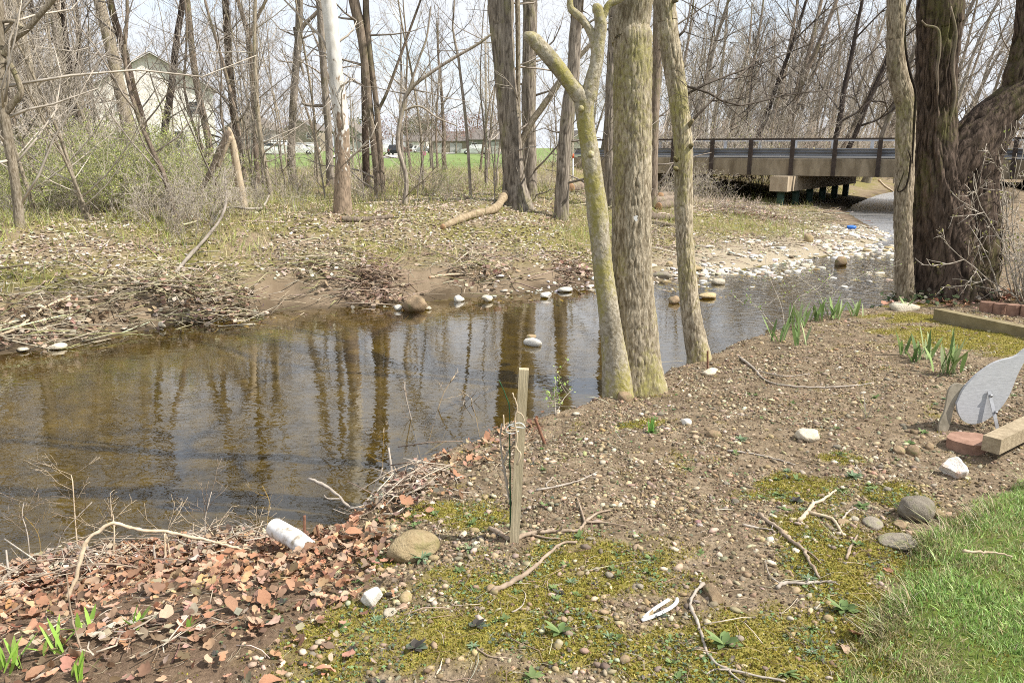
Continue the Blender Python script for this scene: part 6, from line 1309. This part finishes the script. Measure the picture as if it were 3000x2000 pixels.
# ------------------------------------------------------------------ far bank litter, debris, logs
def fard(x, y):
    d, _ = pdist(x, y, FAR); return d
LC = [(.47, .40, .31), (.54, .47, .385), (.40, .32, .24), (.32, .245, .18), (.44, .35, .27), (.60, .54, .46)]
def d_fl(x, y):
    d = fard(x, y); g = fbm(x, y, .55, 4, 170)
    return (d > .55) * inview(x, y, .03) * np.clip(15 / y, 0, 1) ** 1.5 * (.25 + .75 * sstep(.40, .55, g)) * sstep(.5, 1.8, d)
P = sample(64000, -28, 22, 9.5, 44, d_fl); n = len(P); S = rng.uniform(.03, .085, n)
scatter('far_leaf_litter', QUADLEAF, put(P, .012), rotm(n, .35), S, pick(LC, n, .18, (3, 2.5, 2, 1.2, 1.5, 1.5)), M['leaf_litter'], 'pale dead leaves carpeting the far bank', 'leaves')
def d_fg(x, y):
    d = fard(x, y); g = fbm(x, y, .55, 4, 170); return (d > .9) * inview(x, y, .03) * np.clip(15 / y, 0, 1) ** 1.2 * (.16 + .84 * sstep(.58, .42, g)) * sstep(.9, 2.2, d)
P = sample(60000, -28, 20, 10, 46, d_fg); n = len(P); S = rng.uniform(.10, .34, n)
scatter('far_grass', [blade_shape(b_, w_) for b_, w_ in ((.3, .02), (.7, .017), (-.5, .02), (1.0, .015))], put(P, -.01), rotm(n, .45), S, pick([(.38, .37, .13), (.33, .36, .10), (.46, .42, .21), (.28, .33, .08), (.54, .48, .30)], n, .2), M['green_leaf'], 'thin yellow-green undergrowth on the far bank', 'grass')
P = sample(3000, -26, 20, 9.5, 34, lambda x, y: (fard(x, y) > .2) * inview(x, y, .03) * np.clip(13 / y, 0, 1) * (.3 + .7 * np.exp(-((fard(x, y) - 1.4) / .8) ** 2))); n = len(P); S = np.clip(np.exp(rng.normal(-.9, .5, n)), .15, 1.6)
scatter('far_twigs', TWIG_T, put(P, .03), rotm(n, .14), np.column_stack([S, S, np.maximum(S, .5)]), pick([(.42, .35, .26), (.54, .47, .37), (.26, .2, .15), (.34, .28, .22)], n, .2), M['stick_col'], 'twigs and sticks strewn over the far bank', 'twigs')
def debris(label, u, v, wpx, hpx, n, seed, cols, along=0.0, zz=None, ls=1.0, grp='flood debris on the far bank'):
    """a tangle of flood-borne sticks, grass and leaves caught on the bank"""
    rs_ = np.random.default_rng(seed); b = on_ground(u, v); W_ = pxw(b, wpx) / 2; H_ = pxw(b, hpx); root = empty('debris_pile', b, label, 'debris', grp); T = Tubes()
    for k in range(n):
        x, y = rs_.normal(0, W_ * .65), rs_.normal(0, .45 * ls); zg = hz(b[0] + x, b[1] + y) - b[2]; h = max(0, H_ * math.exp(-(x / W_) ** 2 * 1.5)) * rs_.uniform(0, 1)
        az_ = along + rs_.normal(0, .75); L_ = rs_.uniform(.15, .8) * rs_.choice([.6, 1, 1.8]) * ls; d_ = np.array([math.cos(az_), math.sin(az_), rs_.normal(0, .22)]) * L_ / 2; c_ = np.array([x, y, zg + h + .03]); m_ = c_ + rs_.normal(0, .05 * ls, 3); r_ = rs_.uniform(.004, .011) * max(ls, .35)
        T.add([c_ - d_, m_, c_ + d_], [r_, r_, r_ * .6], 3, tuple(np.array(cols[int(rs_.integers(len(cols)))]) * rs_.uniform(.8, 1.2)))
    v_, f_, c_ = T.arrays(); o_ = link('tangled_sticks', mesh_np('tangled_sticks', v_, f_, M['stick_col'], vcol=c_), root); o_['kind'] = 'stuff'
    nl = n * 2; px_ = rs_.normal(0, W_ * .5, nl); py_ = rs_.normal(0, .3 * ls, nl); zz_ = terrain(b[0] + px_, b[1] + py_) - b[2] + H_ * .7 * np.exp(-(px_ / W_) ** 2 * 1.5) * rs_.uniform(0, 1, nl)
    scatter('caught_leaves', QUADLEAF, np.column_stack([px_, py_, zz_ + .02]), rotm(nl, .6, rs_), rs_.uniform(.05, .11, nl) * max(ls, .4), pick([(.38, .27, .19), (.46, .36, .27), (.26, .175, .125), (.54, .46, .37)], nl, .2), M['leaf_litter'], parent=root)
DC = [(.40, .34, .24), (.5, .44, .33), (.26, .21, .15), (.30, .29, .14)]
debris('wide heap of olive flood-flattened stems on the left bank', 470, 850, 330, 34, 190, 1700, [(.36, .33, .17), (.44, .40, .24), (.26, .22, .13), (.5, .44, .33)], .15); debris('tangle of grey sticks along the left waterline', 660, 905, 300, 30, 130, 1701, DC, .15); debris('heap of sticks at the far left waterline', 110, 955, 260, 40, 90, 1702, DC, .4)
debris('dark leafy root clump above the brown boulder', 1085, 830, 120, 44, 70, 1703, [(.28, .20, .14), (.38, .29, .21), (.2, .14, .1)], .6); debris('leafy debris mound left of the brown boulder', 1130, 868, 150, 30, 80, 1704, [(.34, .25, .19), (.42, .34, .26)], .2); debris('dry grass tussock and sticks behind the dark root clump', 960, 790, 170, 26, 70, 1705, DC, .3)
debris('leafy drift line on the middle far bank', 1420, 790, 200, 20, 70, 1706, DC, .1); debris('brushy wrack at the foot of the bridge slope', 2200, 640, 260, 45, 160, 1707, [(.32, .26, .22), (.44, .37, .32), (.24, .18, .15)], .1); debris('sticks on the mud right of the forked trunk reach', 1680, 800, 120, 25, 50, 1708, [(.2, .14, .1), (.3, .22, .17)], -.4)
debris('low wrack on the mud beside the left pale slabs', 300, 930, 200, 20, 50, 1709, DC, .2)
M['log_tan'] = simple_mat('log_tan', (.20, .145, .085), (.44, .355, .235), 12, .85, .8, .03, (1, 1, 1), detail=8)
NT = [(.42, .35, .27), (.54, .47, .38), (.27, .2, .15)]
debris('tangle of dry twigs and rusty leaves on the near bank lip', 1190, 1440, 240, 50, 90, 1720, NT, .4, ls=.32, grp='twig tangles on the near bank'); debris('thin twig tangle on the bank beside the white pipe', 640, 1600, 330, 40, 80, 1721, NT, .1, ls=.32, grp='twig tangles on the near bank'); debris('twig tangle at the left end of the leaf drift', 190, 1665, 360, 50, 110, 1722, NT, .1, ls=.34, grp='twig tangles on the near bank'); debris('sparse twig tangle on the slope below the pipe', 400, 1850, 420, 8, 30, 1723, NT, .5, ls=.2, grp='twig tangles on the near bank')
def log(label, path, w, mat, w2=None, name='log', z0=0.0, group='logs on the far bank', lift=None, depth=None):
    P3 = np.array([on_ground(u, v) if depth is None else at_y(u, v, depth) for u, v in path]); b = P3[0].copy(); r_ = pxw(P3[len(P3) // 2], w) / 2; r2 = r_ * .8 if w2 is None else pxw(P3[-1], w2) / 2
    C_ = catmull(P3 - b, 24); C_[:, 2] += (r_ * .7 if depth is None else 0) + (0 if lift is None else np.interp(np.linspace(0, 1, 24), np.linspace(0, 1, len(lift)), lift))
    root = empty(name, b, label, 'log', group); rr = np.linspace(r_, r2, 24) * (1 + .12 * np.random.default_rng(int(path[0][0])).normal(0, 1, 24)); T = Tubes(); T.add(C_, rr, 10); link('stem', T.data('stem', M[mat]), root)
    for e, i in ((0, 0), (1, 23)):
        t = unit(C_[1] - C_[0]) if e == 0 else unit(C_[-1] - C_[-2]); s_ = -1 if e == 0 else 1; T = Tubes(); T.add([C_[i] + s_ * t * .002, C_[i] + s_ * t * .02], [rr[i] * .96, rr[i] * .9], 10); link('cut_end', T.data('cut_end', M['cut_wood']), root)
    return root
M['cut_wood'] = simple_mat('cut_wood', (.36, .20, .11), (.55, .36, .22), 8, .85, .2)
log('thick pale fallen log slanting beside the massive oak', [(1298, 672), (1340, 655), (1383, 642), (1446, 628), (1475, 605), (1498, 592)], 20, 'log_tan', 24, lift=[.0, .02, .05, .1, .25, .4])
log('white bleached branch lying under the broken snag', [(622, 660), (650, 633), (690, 628), (740, 632), (775, 615), (790, 600)], 8, 'twig_pale', 5, lift=[0, .12, .12, .06, .12, .2])
log('long mossy log lying in the undergrowth by the sycamore', [(1000, 648), (1050, 650), (1110, 645), (1150, 640)], 18, 'bark_brown', 14)
log('big brown log behind the forked trunk', [(1668, 563), (1700, 558), (1735, 556)], 32, 'bark_brown', 32); 
for i, (p0, p1, w, lab) in enumerate([((1905, 600), (1970, 590), 24, 'upper sawn log of the stack behind the stout trunk'), ((1895, 640), (2000, 650), 22, 'thick lower log of the stack behind the stout trunk'), ((1900, 655), (2010, 672), 14, 'thin lowest log of the stack behind the stout trunk'), ((1935, 582), (2030, 568), 16, 'short log poking out behind the mossy trunk'), ((1930, 615), (1985, 600), 26, 'red-ended sawn log in the stack')]):
    log(lab, [p0, ((p0[0] + p1[0]) / 2, (p0[1] + p1[1]) / 2), p1], w, 'bark_brown', w * .9)
log('leaning sapling fallen across the left bank', [(512, 805), (560, 765), (610, 725), (650, 690), (668, 655), (668, 610)], 10, 'twig', 5, lift=[0, .15, .35, .5, .65, .9]); log('bleached branch end on the left mud edge', [(0, 985), (60, 970), (130, 925), (210, 895)], 9, 'stick_pale', 7, lift=[.0, .06, .1, .12])
log('second bleached branch on the left mud edge', [(0, 950), (70, 940), (120, 915)], 8, 'stick_pale', 6); log('pale driftwood stick on the middle bank', [(1260, 815), (1310, 808), (1385, 806)], 8, 'stick_pale', 5); log('dark driftwood on the mud by the forked trunk', [(1630, 790), (1690, 800), (1720, 815)], 12, 'bark_brown', 8)
log('white snagged branch in the creek beyond the bridge', [(2575, 528), (2592, 545), (2615, 560)], 7, 'stick_pale', 5, depth=47)
# broken snag
b = on_ground(715, 625); root = empty('broken_snag', b, 'splintered pale snag with its broken top hanging to the ground', 'snag'); Y0 = b[1]
link('trunk', trunk_mesh('trunk', np.array([(*(at_y(u, v, Y0) - b), pxw(b, w) / 2) for u, v, w in ((718, 640, 26), (712, 590, 22), (700, 530, 24), (690, 470, 22), (682, 420, 20), (672, 385, 14), (668, 372, 5))]), M['dead_wood'], 12, 30, lump=.08, seed=3), root)
for i, pth in enumerate([[(672, 385, 14), (645, 440, 20), (625, 490, 18), (605, 525, 16), (592, 548, 14)], [(676, 400, 10), (655, 450, 12), (640, 490, 9)], [(592, 540, 12), (590, 565, 8), (592, 580, 3)]]):
    T = Tubes(); Q = catmull(np.array([(*(at_y(u, v, Y0 - .15) - b), pxw(b, w) / 2) for u, v, w in pth]), 14); T.add(Q[:, :3], Q[:, 3], 8); link('broken_limb', T.data('broken_limb', M['dead_wood' if i == 1 else 'bark_brown']), root)
# fallen tree top of bleached twigs before the bridge
rs_ = np.random.default_rng(1800); b = on_ground(2060, 565); root = empty('fallen_tree_top', b, 'bleached fallen tree top tangled before the bridge abutment', 'fallen tree'); T = Tubes()
for k in range(20): grow(T, (rs_.normal(0, .7), rs_.normal(0, .5), rs_.uniform(0, .3)), unit([rs_.normal(-.3, 1), rs_.normal(-.2, .5), rs_.uniform(.1, .7)]), rs_.uniform(1.2, 3.2), rs_.uniform(.012, .03), 1, 3, rs_, (1, 5, 4), rmin=.007, up=-.03)
link('branches', T.data('branches', M['twig_pale']), root)
# blue litter by the water
b = on_ground(2492, 672); v, f = rock_shape(1900, 2, .6, .5); link('plastic_bag', mesh_np('plastic_bag', v * .16, f, paint('blue_plastic', (.04, .16, .55), .35)), None, 'crumpled blue plastic litter on the shaded mud by the bridge', 'litter', None, None, b + (0, 0, .05))
# low mossy bank lip rocks and grass shadow left for the sun
